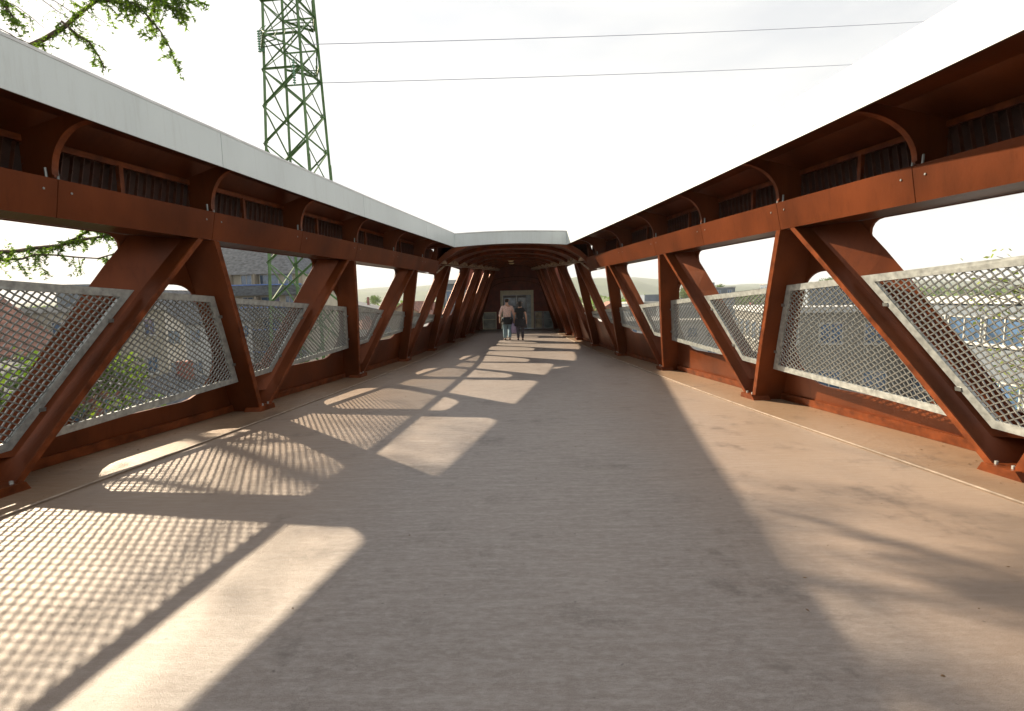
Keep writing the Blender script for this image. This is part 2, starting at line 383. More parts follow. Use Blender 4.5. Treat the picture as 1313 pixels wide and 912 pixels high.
    # mesh infill panels
    for i in range(1, len(B)-1):
        if B[i] > 18.6: break
        def quad(l0, l1, tri):
            """panel between two slanted lines; corners at rail and bottom lines"""
            def hit(line, g):
                v = 1.0
                for _ in range(12): v = g(line(v))
                return (line(v), v)
            return [hit(l0, fbot), hit(l1, fbot), hit(l1, rail), hit(l0, rail)]
        polys = []
        V = quad(lambda v: post_s(i, v)+.06, lambda v: diag_s(i, v)-.13, 0)
        polys.append(V)
        polys.append(quad(lambda v: diag_s(i-1, v)+.05, lambda v: post_s(i, v)-.06, 1))
        for q in polys:
            if q[0][0] < S0+.1: continue
            if rail(q[3][0])-fbot(q[3][0]) < .12: continue
            if q[1][0] < q[0][0]+.03: q[1] = (q[0][0]+.03, q[1][1])
            pan = MB(); fw_ = .082
            inn = inset(q, fw_)
            for k in range(4):
                prism(pan, side, [q[k], q[(k+1) % 4], inn[(k+1) % 4], inn[k]], .190, .222, .4)
            if q[1][0]-q[0][0] < .25: inn = [((inn[0][0]+inn[1][0])/2, inn[0][1])]+[inn[2], inn[3]] if inn[1][0] < inn[0][0] else inn
            fr_ = pan.build('mesh_panel', M_galv, root, fix=True)
            for t_ in (.22, .78):
                for e0, e1 in ((0, 3), (1, 2)):
                    a_, b_ = Vector(q[e0]), Vector(q[e1]); c_ = a_.lerp(b_, t_)
                    if (b_-a_).length > .5:
                        cl_ = MB(); prism(cl_, side, [(c_.x-.03, c_.y-.02), (c_.x+.03, c_.y-.02), (c_.x+.03, c_.y+.02), (c_.x-.03, c_.y+.02)], .180, .1895, .5); cl_.build('frame_clip', M_wire, fr_, fix=True)
            wm = MB(); mesh_wires(wm, side, inset(q, fw_-.012), q[0][0] < 8)
            w = wm.build('wire_mesh', M_wire, fr_); w['kind'] = 'stuff'

# ------------------------------------------------------------------ open canopies
def PX(x, s, v): return Vector((x, s, v))
slat_me = None
for side in (-1, 1):
    root = empty('roof_canopy', (0, 0, 0), label=('pale edged canopy roof over the left truss with shaded fascia' if side < 0 else 'pale edged canopy roof over the right truss with sunlit fascia'), cat='canopy roof', group='canopy roofs along the opening')
    rib_s = [s for s in ([4.82+1.83*k for k in range(-5, 6)] if side < 0 else [5.17+1.83*k for k in range(-5, 6)]) if S0+.3 < s < SC-.2]
    so = .33   # setback of the grille plane
    gx = lambda s, v=3.0: P(side, s, v, so).x
    # roof slab: soffit + top
    mb = MB(); rings = []
    for s in srange(S0, SC+.7, .5):
        x0 = FX(side, s)+side*.03; x1 = gx(s)+side*.25
        rings.append([PX(x0, s, vf(s)+.17), PX(x0+(x1-x0)*.5, s, vf(s)+.12), PX(gx(s), s, 3.32), PX(x1, s, 3.32), PX(x1, s, 3.66), PX(x0, s, vtt(s)-.02)])
    mb.loops(rings); mb.build('roof_slab', M_steel, root, fix=True)
    # fascia core lip
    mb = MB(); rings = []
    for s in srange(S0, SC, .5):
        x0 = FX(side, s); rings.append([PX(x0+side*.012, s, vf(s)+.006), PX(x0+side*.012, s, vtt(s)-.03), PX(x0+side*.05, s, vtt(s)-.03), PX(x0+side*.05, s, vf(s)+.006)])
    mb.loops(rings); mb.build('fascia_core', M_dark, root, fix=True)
    cuts = [S0, -1.0, 2.65, 6.42, 10.0, 13.1, SC+.012] if side < 0 else [S0, -.7, 2.9, 6.7, 10.2, 13.2, SC+.012]
    for a, b in zip(cuts, cuts[1:]):
        mb = MB(); rings = []
        for s in srange(a+.004, b-.004, .5):
            x0 = FX(side, s); rings.append([PX(x0, s, vf(s)), PX(x0, s, vtt(s)), PX(x0+side*.011, s, vtt(s)), PX(x0+side*.011, s, vf(s))])
        mb.loops(rings); mb.build('fascia_panel', M_white, root, fix=True)
        mb = MB(); rings = []
        for s in srange(a+.002, b-.002, .5):
            x0 = FX(side, s)-side*.005; rings.append([PX(x0, s, vtt(s)+.001), PX(x0, s, vtt(s)+.026), PX(x0+side*.3, s, vtt(s)+.026), PX(x0+side*.3, s, vtt(s)+.001)])
        mb.loops(rings); mb.build('coping', M_cap, root, fix=True)
    # outer wall of the canopy, behind the grille
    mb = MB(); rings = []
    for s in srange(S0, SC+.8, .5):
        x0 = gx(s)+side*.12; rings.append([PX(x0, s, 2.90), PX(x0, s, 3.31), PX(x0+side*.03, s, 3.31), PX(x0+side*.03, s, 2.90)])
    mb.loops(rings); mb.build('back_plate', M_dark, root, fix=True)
    for v0, v1, nme in ((3.25, 3.31, 'grille_rail'), (2.872, 2.90, 'grille_sill')):
        mb = MB(); rings = []
        for s in srange(S0, SC, .5):
            x0 = gx(s)-side*.03; rings.append([PX(x0, s, v0), PX(x0, s, v1), PX(x0+side*.05, s, v1), PX(x0+side*.05, s, v0)])
        mb.loops(rings); mb.build(nme, M_rust, root, fix=True)
    # curved ribs from chord to fascia
    for s in rib_s:
        foot = P(side, s, 2.91, .02); xf = FX(side, s)+side*.02; xg = gx(s)
        prof = [PX(xg, s, 3.33), PX(xg, s, 2.92), PX(foot.x, s, 2.92)]
        n = 12
        for k in range(n+1):
            t = k/n*math.pi/2
            prof.append(PX(foot.x+(xf-foot.x)*(1-math.cos(t)), s, 2.95+(vf(s)+.02-2.95)*math.sin(t)))
        prof += [PX(xf, s, vf(s)+.15)]
        mb = MB(); th = Vector((0, .012, 0)); m_ = len(prof)
        mb.add([p-th for p in prof]+[p+th for p in prof], [tuple(range(m_)), tuple(range(2*m_-1, m_-1, -1))]+[(k, (k+1) % m_, m_+(k+1) % m_, m_+k) for k in range(m_)])
        o = mb.build('rib', M_steel, root, fix=True)
        arc = prof[3:3+n+1]; mb = MB(); w = Vector((0, .035, 0))
        rings = []
        for k, p in enumerate(arc):
            t = k/n*math.pi/2; nn = Vector((-side*math.sin(t)*.5*-1, 0, -math.cos(t)*.5)).normalized()*.008
            nn = Vector((0, 0, -.008))
            rings.append([p-w, p+w, p+w+nn, p-w+nn])
        mb.loops(rings); mb.build('rib_flange', M_rust, o, fix=True)
        for ds in (-.05, .05):
            mb = MB(); a = P(side, s+ds, 2.905, .03); b = PX(gx(s+ds)-side*.03, s+ds, 3.28)
            a = PX(gx(s+ds)-side*.05, s+ds, 2.9)
            mb.tube([P(side, s+ds, 2.905, .05), P(side, s+ds, 3.0, .05+.02)], .012, 6)
            mb.build('grille_post', M_wire, root)
    for a, b in zip(rib_s, rib_s[1:]):
        s = (a+b)/2; mb = MB(); x0 = gx(s)-side*.035
        mb.box(min(x0, x0+side*.04), max(x0, x0+side*.04), s-.03, s+.03, 2.90, 3.26); mb.build('grille_post', M_rust, root)
    # slats of the vent grille
    if slat_me is None:
        q = MB(); q.box(-.018, .018, -.004, .004, 0, .38); tmp = q.build('slat', mat('dark_slat', (.075, .024, .012), .5, 0, .2, 5)); slat_me = tmp.data; bpy.data.objects.remove(tmp)
    s = S0+.1; cnt = 0
    while s < SC-.1:
        step = .1 if s > 0 else .2
        M = Matrix.Translation((gx(s), s, 2.895)) @ Matrix.Rotation(R(-14), 4, 'X')
        if cnt < 290: link('slat', slat_me, root, M)
        cnt += 1; s += step
    # diagonal wire netting in front of the slats
    mb = MB(); s = 0.0
    while s < SC-.6:
        for sg in (1, -1):
            a, b = (s, s+.42) if sg > 0 else (s+.42, s)
            mb.tube([PX(gx(a)-side*.028, a, 2.9), PX(gx(b)-side*.028, b, 3.25)], .002, 4, False)
        s += .21
    w = mb.build('vent_netting', M_dark, root); w['kind'] = 'stuff'

# ------------------------------------------------------------------ covered part
cov = empty('covered_roof', (0, 0, 0), label='dark red arched roof closing over the far half of the footbridge', cat='roof')
def arch(s, drop=0, n=14):
    xl = P(-1, s, vch(s)+.12, .1).x; xr = P(1, s, vch(s)+.12, .1).x; z0 = vch(s)+.10; z1 = max(3.42, z0+.28) if s < 30 else z0+.25
    pts = []
    for k in range(n+1):
        t = -1+2*k/n; pts.append(Vector(((xl+xr)/2+(xr-xl)/2*t, s, z0+(z1-z0)*(1-abs(t)**3.2)-drop)))
    return pts
mb = MB(); rings = []
for s in srange(SC+.03, SE, .6):
    p = arch(s); rings.append(p+[q+Vector((0, 0, .18)) for q in reversed(p)])
mb.loops(rings); mb.build('ceiling', M_steel, cov, fix=True)
s = SC+.9; k = 0
while s < SE-.5:
    mb = MB(); a = arch(s); b = arch(s, .11)
    rings = [[a[i]+Vector((0, -.012, 0)), a[i]+Vector((0, .012, 0)), b[i]+Vector((0, .03, 0)), b[i]+Vector((0, -.03, 0))] for i in range(len(a))]
    mb.loops(rings); mb.build('rib', M_rust, cov, fix=True)
    s += 1.6; k += 1
# pale fascia across the end of the opening
xl, xr = FX(-1, SC), FX(1, SC)
mb = MB(); rings = []
for k in range(25):
    t = k/24; x = xl+(xr-xl)*t; c = .07*math.sin(math.pi*t)
    rings.append([PX(x, SC, VF+c), PX(x, SC, VT+c*.6-.01), PX(x, SC+.02, VT+c*.6-.01), PX(x, SC+.02, VF+c)])
mb.loops(rings); mb.build('end_fascia', M_white, cov, fix=True)
mb = MB(); mb.loops([[PX(x, SC-.014, VT+.004+c), PX(x, SC-.014, VT+.026+c), PX(x, SC+.3, VT+.026+c), PX(x, SC+.3, VT+.004+c)] for x, c in [(xl+(xr-xl)*k/24, .042*math.sin(math.pi*k/24)-.01) for k in range(25)]]); mb.build('coping', M_cap, cov, fix=True)
mb = MB()
for side in (-1, 1):
    xo = P(side, SC, 3.0, .6).x; a, b = sorted((FX(side, SC), xo)); mb.box(a, b, SC+.022, SC+.05, 3.0 if False else VF-.0, 3.66)
mb.build('end_infill', M_steel, cov)
mb = MB(); rings = []     # roof deck over covered part
for s in srange(SC+.02, SE+.4, 1.0):
    a = P(-1, s, 3, .6).x; b = P(1, s, 3, .6).x; rings.append([PX(a, s, 3.5+.0*s), PX(b, s, 3.5), PX(b, s, 3.66), PX(a, s, 3.66)])
    zl = max(3.5, vch(s)+.4); zc = max(3.52, vch(s)+.5); rings[-1] = [PX(a, s, zl), PX((a+b)/2, s, zc), PX(b, s, zl), PX(b, s, zl+.12), PX((a+b)/2, s, zc+.14), PX(a, s, zl+.12)]
mb.loops(rings); mb.build('roof_deck', M_cap, cov, fix=True)
mb = MB()
for side in (-1, 1):
    sweep(mb, side, srange(SC+.05, SE, .6), lambda s: [(vch(s)+.10, .06), (max(3.5, vch(s)+.4), .2), (max(3.5, vch(s)+.4), Dp(2.6, s)+.05), (vch(s)+.10, Dp(2.6, s)+.05)])
mb.build('eaves_beam', M_steel, cov, fix=True)
# tan lumps and strip along the eaves: lit purlin tops put into colour and shape
M_tan = mat('tan_purlin_light', (.34, .25, .17), .6, 0, .3, 12)
for side in (-1, 1):
    s = SC+.35
    while s < SE-.6:
        q = MB(); c = P(side, s, vch(s)+.05, -.05)
        q.loops([[c+Vector((side*(.02+.10*math.sin(t)), dy*.9, .0+.12*math.cos(t))) for t in (-1.6, -.8, 0, .8, 1.6)] for dy in (-.17, 0, .17)])
        q.build('lit_purlin_lump', M_tan, cov, fix=True)
        s += .78
    q = MB(); sweep(q, side, srange(SC, SE-.2, .6), lambda s: [(vch(s)+.0, -.05), (vch(s)+.018, -.05), (vch(s)+.018, .01), (vch(s), .01)]); q.build('eaves_strip', M_tan, cov, fix=True)
M_lampc = mat('lamp_housing', (.62, .5, .3), .5, 0, .1, 6)
for x, s in ((-.38, 21.5), (-.42, 25.5)):
    q = MB(); z = arch(s)[7].z
    prof = [(.17, 0), (.17, -.05), (.15, -.07), (.09, -.13), (.0, -.14)]
    q.loops([[PX(x+r*math.cos(2*math.pi*k/14), s+r*math.sin(2*math.pi*k/14), z+dz) for k in range(14)] for r, dz in prof]); q.build('ceiling_lamp', M_lampc, cov, fix=True, smooth=True)

# ------------------------------------------------------------------ end wall with doorway
M_red = mat('dark_red_wall', (.20, .045, .022), .6, 0, .15, 3)
M_cream = mat('cream_frame', (.78, .74, .55), .5, 0, .05, 5)
M_glass = mat('dark_glazing', (.05, .07, .08), .12, 0, .3, 2.5, spec=.8)
M_glassb = mat('lit_interior_glazing', (.28, .38, .5), .15, 0, .35, 2.0, spec=.8)  # bright interior behind the door is put into this pane colour
ew = empty('end_wall', (0, SE, 0), label='dark red end wall of the covered bridge around a cream framed doorway', cat='wall')
y = SE+.02-SE
mb = MB(); zt = vch(SE)+.5
for a, b, c, d_ in ((-3.3, -1.24, .0, zt), (.78, 2.7, 0, zt), (-1.24, .78, 2.34, zt)):
    mb.box(a, b, y, y+.15, c, d_)
mb.build('wall', M_red, ew)
for rr, zz, w_ in ((1.55, 2.36, .07), (2.1, 2.42, .07)):
    mb = MB(); rings = []
    for k in range(21):
        t = math.pi*(k/20); x = -.22-rr*math.cos(t); z = zz+.52*math.sin(t)*(rr/1.55)
        rings.append([PX(x, y-.08, z), PX(x, y, z), PX(x, y, z+w_), PX(x, y-.08, z+w_)])
    mb.loops(rings); mb.build('arch_moulding', M_rust, ew, fix=True)
mb = MB(); mb.box(-1.24, -1.10, y-.04, y+.2, 0.02, 2.34); mb.build('door_jamb', M_cream, ew)
mb = MB(); mb.box(.62, .78, y-.04, y+.2, 0.02, 2.34); mb.build('door_jamb', M_cream, ew)
mb = MB(); mb.box(-1.10, .62, y-.04, y+.2, 2.05, 2.34); mb.build('door_head', M_cream, ew)
for k, (a, b) in enumerate(((-1.1, -.25), (-.25, .36))):
    q = MB(); q.box(a+.01, a+.07, y+.1, y+.15, .02, 2.04); q.box(b-.07, b-.01, y+.1, y+.15, .02, 2.04); q.box(a+.07, b-.07, y+.1, y+.15, .02, .2); q.box(a+.07, b-.07, y+.1, y+.15, 1.9, 2.04)
    o = q.build('door_leaf', mat('dark_door_frame', (.1, .09, .08), .4), ew)
    q = MB(); q.box(a+.07, b-.07, y+.12, y+.13, .2, 1.9); q.build('door_pane', M_glass if k else M_glassb, o)
q = MB(); q.box(.36, .62, y+.08, y+.14, .02, 2.05); q.build('side_light', mat('pale_blue_panel', (.42, .52, .55), .4), ew)
for a, b, c, lab in ((-2.35, -1.5, 1.06, 0), (.82, 1.32, 1.04, 1), (1.36, 1.95, 1.04, 2)):
    q = MB(); q.box(a, b, y-.1, y-.03, .0, c); o = q.build('low_panel', [mat('grey_board', (.42, .45, .38), .5, 0, .2, 2), mat('tan_board', (.40, .33, .22), .5, 0, .3, 3), mat('slate_board', (.2, .24, .23), .4, 0, .25, 3)][lab], ew)
    q = MB()
    for x0, x1, z0, z1 in ((a, b, 0, .05), (a, b, c-.05, c), (a, a+.05, .05, c-.05), (b-.05, b, .05, c-.05), (a+.05, b-.05, c*.55, c*.55+.04)):
        q.box(x0, x1, y-.12, y-.101, z0, z1)
    q.build('panel_trim', M_cream if lab == 0 else M_galv, o)

# ------------------------------------------------------------------ surroundings
GZ = -13.0
M_ground = mat('town_ground', (.13, .14, .07), .95, 0, .2, .02, .0, col2=(.24, .22, .18))
mb = MB(); n = 40
xs = [-3500+7000*i/n for i in range(n+1)]; ys = [-300+3600*j/n for j in range(n+1)]
def gz(x, y):
    d = math.hypot(x, y); return GZ+(.0 if d < 160 else (d-160)*.010+6*noise.noise(Vector((x/420, y/420, 3)))*min(1, (d-160)/500))
mb.add([(x, y, gz(x, y)) for y in ys for x in xs], [(j*(n+1)+i, j*(n+1)+i+1, (j+1)*(n+1)+i+1, (j+1)*(n+1)+i) for j in range(n) for i in range(n)])
tag(mb.build('ground', M_ground, smooth=True), kind='structure')
M_road = mat('asphalt', (.055, .055, .058), .85, 0, .15, 2, .1, 50)
M_paint = mat('road_paint', (.75, .75, .72), .6, 0, .05, 5)
M_pave = mat('pavement', (.30, .29, .27), .85, 0, .1, 3)
# street running below the bridge on the left, another on the right
for x0, wd in ((-16.5, 7), (13, 6.5)):
    q = MB(); q.box(x0-wd/2, x0+wd/2, -20, 150, GZ+.02, GZ+.05); q.box
    o = tag(q.build('road', M_road), kind='structure')
    for sx in (-1, 1):
        q = MB(); q.box(x0+sx*(wd/2+.9)-.9, x0+sx*(wd/2+.9)+.9, -20, 150, GZ+.02, GZ+.17); tag(q.build('pavement', M_pave), kind='structure')
    q = MB()
    for k in range(28): q.box(x0-.07, x0+.07, -20+6*k, -17+6*k, GZ+.052, GZ+.056)
    w = q.build('road_marking', M_paint, o); w['kind'] = 'structure'
# hills
def hills(name, pts, y, m, rough):
    q = MB(); rows = []
    N = 90
    for j in range(7):
        row = []
        for i in range(N+1):
            x = pts[0][0]+(pts[-1][0]-pts[0][0])*i/N
            z = float(np.interp(x, [p[0] for p in pts], [p[1] for p in pts]))+rough*noise.noise(Vector((x/130, y/200, .3)))*1.0+rough*.5*noise.noise(Vector((x/35, j, 7.3)))
            f = math.sin(min(1, j/4)*math.pi/2) if j <= 4 else 1-(j-4)*.1
            yy = y+j*130; row.append((x*(yy/y), yy, -25+(z+25)*f*(yy/y)**1.0+rough*.5*noise.noise(Vector((x/60, yy/60, 1)))))
        rows.append(row)
    v = [p for r in rows for p in r]
    q.add(v, [(j*(N+1)+i, j*(N+1)+i+1, (j+1)*(N+1)+i+1, (j+1)*(N+1)+i) for j in range(6) for i in range(N)])
    return tag(q.build(name, m, smooth=True), kind='structure')
M_hill = mat('wooded_hill', (.075, .105, .04), .95, 0, .35, .012, .9, .06, col2=(.035, .055, .028))
hills('wooded_hills', [(-1500, 20), (-900, 22), (-520, 32), (-330, 30), (-150, 48), (60, 40), (170, 58), (330, 48), (420, 22), (700, 20), (1400, 26)], 1500, M_hill, 7)
hills('hill_ridge', [(-2200, 40), (-1000, 50), (-600, 70), (-300, 82), (0, 70), (330, 90), (520, 92), (800, 50), (1200, 52), (2200, 44)], 2300, M_hill, 9)

# window meshes (frame and pane), facing -Y, origin at centre of sill
def win_mesh(w, h, name='window'):
    q = MB(); t = .07
    q.box(-w/2, w/2, -.06, .04, 0, t); q.box(-w/2, w/2, -.06, .04, h-t, h); q.box(-w/2, -w/2+t, -.06, .04, t, h-t); q.box(w/2-t, w/2, -.06, .04, t, h-t); q.box(-.03, .03, -.05, .04, t, h-t)
    q.box(-w/2-.06, w/2+.06, -.14, .0, -.06, -.002)
    o = q.build(name, M_wframe); p = MB(); p.box(-w/2+.05, w/2-.05, -.012, .012, .05, h-.05); o2 = p.build('pane', M_glass2)
    r = (o.data, o2.data); bpy.data.objects.remove(o); bpy.data.objects.remove(o2); return r
M_wframe = mat('window_frame_white', (.42, .42, .40), .5, 0, .05, 3)
M_glass2 = mat('window_glass', (.06, .11, .20), .06, 0, .35, .9, spec=1.0)
WIN = {k: win_mesh(*k) for k in ((1.3, 1.3), (1.0, 1.4), (2.2, 1.3), (.9, 1.1))}
def put_win(root, key, M):
    a = link('window', WIN[key][0], root, M); link('pane', WIN[key][1], a); return a
M_slate = mat('slate', (.075, .085, .10), .8, 0, .3, 2.6, .3, 8, stretch=(1, 1, 2))
M_tile = mat('brown_roof_tile', (.19, .085, .06), .8, 0, .3, 2, .3, 10)
M_roofg = mat('grey_flat_roof', (.33, .33, .32), .85, 0, .15, .6)
M_brick = mat('dull_red_brick', (.24, .09, .07), .85, 0, .2, 2, .2, 20)
WALLS = {'cream': mat('cream_render', (.36, .33, .27), .85, 0, .07, .6), 'white': mat('white_render', (.42, .43, .44), .85, 0, .05, .6),
         'beige': mat('beige_render', (.22, .19, .15), .85, 0, .08, .6), 'grey': mat('grey_render', (.13, .155, .185), .85, 0, .08, .6), 'brick': M_brick, 'tan': mat('tan_render', (.17, .165, .15), .85, 0, .08, .6)}
def house(name, label, cat, x, y, w, d, ztop, rot, wall, roof='gable', roofm=None, floors=3, cols=4, fh=2.9, z0=GZ-1, key=(1.3, 1.3), sides=(0, 1, 3), group=None, chim=True, rh=None):
    root = empty(name, (x, y, 0), label=label, cat=cat); root.rotation_euler = (0, 0, rot)
    if group: root['group'] = group
    roofm = roofm or M_tile
    q = MB(); q.box(-w/2, w/2, -d/2, d/2, z0, ztop); q.build('wall', WALLS[wall], root)
    if roof == 'gable':
        rh = rh or w*.33; e = .4; q = MB()
        a = [PX(-w/2-e, -d/2-e, ztop-.2), PX(0, -d/2-e, ztop+rh), PX(w/2+e, -d/2-e, ztop-.2), PX(w/2+e, -d/2-e, ztop+.03), PX(0, -d/2-e, ztop+rh+.26), PX(-w/2-e, -d/2-e, ztop+.03)]
        b = [p+Vector((0, d+2*e, 0)) for p in a]; n_ = 6
        q.add(a+b, [tuple(range(6)), tuple(range(11, 5, -1))]+[(k, (k+1) % 6, 6+(k+1) % 6, 6+k) for k in range(6)])
        r = q.build('roof', roofm, root, fix=True)
        q = MB(); q.add([(-w/2, -d/2, ztop), (w/2, -d/2, ztop), (0, -d/2, ztop+rh), (-w/2, d/2, ztop), (w/2, d/2, ztop), (0, d/2, ztop+rh)], [(0, 1, 2), (5, 4, 3), (0, 2, 5, 3), (1, 4, 5, 2)]); q.build('gable', WALLS[wall], root)
        if chim:
            q = MB(); q.box(w*.18, w*.18+.7, -.3, .4, ztop+.3, ztop+rh+.8); q.build('chimney', M_brick, r)
    elif roof == 'hip':
        rh = rh or w*.25; e = .4; q = MB(); c = max(0, (d-w)/2) if d > w else 0; cx = max(0, (w-d)/2)
        q.add([(-w/2-e, -d/2-e, ztop), (w/2+e, -d/2-e, ztop), (w/2+e, d/2+e, ztop), (-w/2-e, d/2+e, ztop), (-cx, -c, ztop+rh), (cx, -c, ztop+rh), (cx, c, ztop+rh), (-cx, c, ztop+rh)],
              [(0, 1, 5, 4), (1, 2, 6, 5), (2, 3, 7, 6), (3, 0, 4, 7), (4, 5, 6, 7), (3, 2, 1, 0)]); r = q.build('roof', roofm, root, fix=True)
        if chim:
            q = MB(); q.box(.5, 1.2, -.3, .4, ztop+.3, ztop+rh+.7); q.build('chimney', M_brick, r)
    else:
        q = MB(); q.box(-w/2-.15, w/2+.15, -d/2-.15, d/2+.15, ztop, ztop+.35); r = q.build('roof', roofm, root)
        q = MB(); q.box(-w*.2, w*.2, -d*.1, d*.25, ztop+.35, ztop+1.9); q.build('roof_house', WALLS['grey'], r)
    for f in range(floors):
        z = ztop-fh*(f+1)+1.0
        for sd in sides:
            L = w if sd in (0, 2) else d; nn = cols if sd in (0, 2) else max(1, int(cols*d/w))
            for c in range(nn):
                t = -L/2+L*(c+.5)/nn
                M = Matrix.Rotation({0: 0, 1: R(90), 2: R(180), 3: R(-90)}[sd], 4, 'Z') @ Matrix.Translation((t, -(d if sd in (0, 2) else w)/2-.0, z))
                put_win(root, key, M)
    return root

# slate mansard apartment block behind the pylon
apt = empty('apartment_block', (0, 0, 0), label='apartment block with dark slate mansard roof, skylights and recessed cream balconies behind the pylon', cat='apartment block')
x0, x1, yf = -36.2, -24.6, 58.0
q = MB(); q.box(x0, x1, yf, yf+12, GZ-1, 5.35); q.build('wall', WALLS['cream'], apt)
q = MB(); a0, a1 = x0-.3, x1+.3
q.add([(a0, yf-.5, 5.3), (a1, yf-.5, 5.3), (a1, yf+12.5, 5.3), (a0, yf+12.5, 5.3), (a0+.6, yf+3.0, 8.9), (a1-3.6, yf+3.0, 8.9), (a1-3.6, yf+9, 8.9), (a0+.6, yf+9, 8.9)], [(0, 1, 5, 4), (1, 2, 6, 5), (2, 3, 7, 6), (3, 0, 4, 7), (4, 5, 6, 7), (3, 2, 1, 0)])
rf = q.build('roof', M_slate, apt, fix=True)
M_sky = mat('skylight_glass', (.25, .42, .75), .08, 0, .1, 1, spec=1)
for cx in (-34.4, -33.55, -31.6, -30.75, -27.9, -26.9):
    M = Matrix.Translation((cx, yf+.62, 6.1)) @ Matrix.Rotation(math.atan2(3.5, 3.6), 4, 'X')
    q = MB(); q.box(-.36, .36, -.1, .02, -.5, .5, M @ Matrix.Rotation(R(-90), 4, 'X') @ Matrix.Rotation(R(90), 4, 'X') @ Matrix.Rotation(R(-90)+R(0), 4, 'X'))
    o = q.build('skylight', M_wframe, rf, fix=True)
    q = MB(); q.box(-.29, .29, -.42, .42, .09, .13, Matrix.Translation((cx, yf+.62, 6.1)) @ Matrix.Rotation(math.atan2(3.6, 3.5), 4, 'X')); q.build('pane', M_sky, o)
for k in range(7):
    zt = 4.05-2.5*k
    q = MB(); q.box(x0-.2, x1+.2, yf-1.0, yf-.05, zt-1.1, zt); o = q.build('balcony', M_slate, apt)
    q = MB(); q.box(x0-.25, x1+.25, yf-1.06, yf-.98, zt+.002, zt+.12); q.build('balcony_rail', mat('blue_rail', (.08, .16, .42), .5), o)
    for cx, key in ((-34.3, (2.2, 1.3)), (-31.0, (1.3, 1.3)), (-28.4, (2.2, 1.3)), (-26.2, (1.0, 1.4))):
        put_win(apt, key, Matrix.Translation((cx, yf, zt-.05)))
    for cx in (-36.1, -32.6, -29.7, -24.7):
        q = MB(); q.box(cx-.1, cx+.1, yf-.95, yf-.02, zt+.003, zt+1.28); q.build('balcony_divider', WALLS['beige'], apt)

house('apartment_block', 'white gabled block with blue grey slate roof left of the mansard block', 'apartment block', -33.5, 50, 8.5, 9, .4, R(-8), 'white', 'gable', M_slate, 4, 4, sides=(0, 1))
house('town_house', 'cream rendered town house with tall plain gable wall behind the left mesh', 'house', -31.0, 36, 6, 8, 1.6, R(4), 'cream', 'flat', M_roofg, 4, 2, sides=(0, 1))
house('town_house', 'dull red brick town house with white windows low behind the left mesh', 'house', -25.5, 22, 9, 9, -2.2, R(6), 'brick', 'hip', M_slate, 3, 4, sides=(0, 1))
house('town_house', 'pale grey house with brown roof at the far left behind the mesh', 'house', -32.0, 25, 9, 10, -.6, R(-10), 'grey', 'gable', M_tile, 3, 4, sides=(0, 1))
house('town_house', 'white rendered house nearest the camera on the left', 'house', -24.5, 10.5, 8, 9, -3.2, R(3), 'white', 'gable', M_slate, 3, 4, sides=(0, 1))
house('town_house', 'beige house with slate roof standing between the brick house and the pylon', 'house', -23.0, 33, 7, 8, -4.2, R(-5), 'beige', 'hip', M_slate, 3, 3, sides=(0, 1))
house('station_building', 'grey flat roofed building with pale parapet standing beyond the end of the footbridge', 'building', -1.9, 52, 10.5, 9, 3.4, 0, 'grey', 'flat', WALLS['white'], 4, 6, key=(1.3, 1.3), sides=(0, 1, 3))
q = MB()
# right side
house('apartment_block', 'beige flat roofed apartment block with balconies behind the right mesh', 'apartment block', 22.5, 36.5, 12, 12, .6, R(-14), 'tan', 'flat', WALLS['white'], 5, 5, key=(1.3, 1.3), sides=(0, 3))
house('apartment_block', 'pale block with set back top storey at the right edge of the view', 'apartment block', 27.5, 22.5, 12, 12, 1.1, R(-6), 'grey', 'flat', WALLS['white'], 5, 5, key=(2.2, 1.3), sides=(0, 3))
house('town_house', 'grey roofed house low behind the near right mesh', 'house', 19.5, 12, 9, 8, -3.2, R(5), 'grey', 'hip', M_slate, 3, 4, key=(1.0, 1.4), sides=(0, 3))
house('commercial_building', 'long low commercial building with pale flat roof on the right in the middle distance', 'building', 26, 73, 30, 16, -1.5, R(-4), 'white', 'flat', M_roofg, 3, 12, sides=(0, 3))
house('commercial_building', 'dark grey flat roofed building beside the long pale one on the right', 'building', 31, 118, 16, 14, .6, R(3), 'grey', 'flat', M_roofg, 3, 6, sides=(0, 3))
house('tower_block', 'slim grey tower block on the skyline right of the trees', 'tower block', 112, 225, 12, 10, 6.5, R(3), 'grey', 'flat', M_roofg, 6, 4, sides=(0, 3))
house('tower_block', 'pair stepped grey office block on the skyline above the right mesh', 'tower block', 58, 165, 16, 12, 4.3, R(-6), 'grey', 'flat', M_roofg, 5, 5, sides=(0, 3))
house('factory_hall', 'long dark grey roofed hall on the left horizon', 'building', -58, 165, 46, 26, -2.0, R(6), 'tan', 'gable', M_slate, 2, 12, rh=5.2, sides=(0, 1), chim=True)
lab = [('white house with brown gabled roof far off to the left of the bridge', -39, 128, 'white', M_tile), ('cream house with slate hip roof far off beyond the left mesh', -26, 112, 'cream', M_slate),
       ('beige house with brown roof in the gap between left posts', -19, 96, 'beige', M_tile), ('white house by the station building on the left', -14, 78, 'white', M_slate),
       ('red brick house with tiled roof below the hills on the right', 22, 128, 'brick', M_tile), ('cream house with brown roof beyond the commercial building', 44, 140, 'cream', M_tile),
       ('white house with slate roof among the trees on the right skyline', 66, 150, 'white', M_slate), ('beige house at the right of the tree row', 84, 160, 'beige', M_tile),
       ('grey house with tiled roof at the far right skyline', 104, 150, 'grey', M_tile), ('white house behind the beige apartment block', 40, 82, 'white', M_tile),
       ('cream house with slate roof at far left horizon', -92, 190, 'cream', M_slate), ('brick house with slate roof at far left horizon', -75, 150, 'brick', M_slate)]
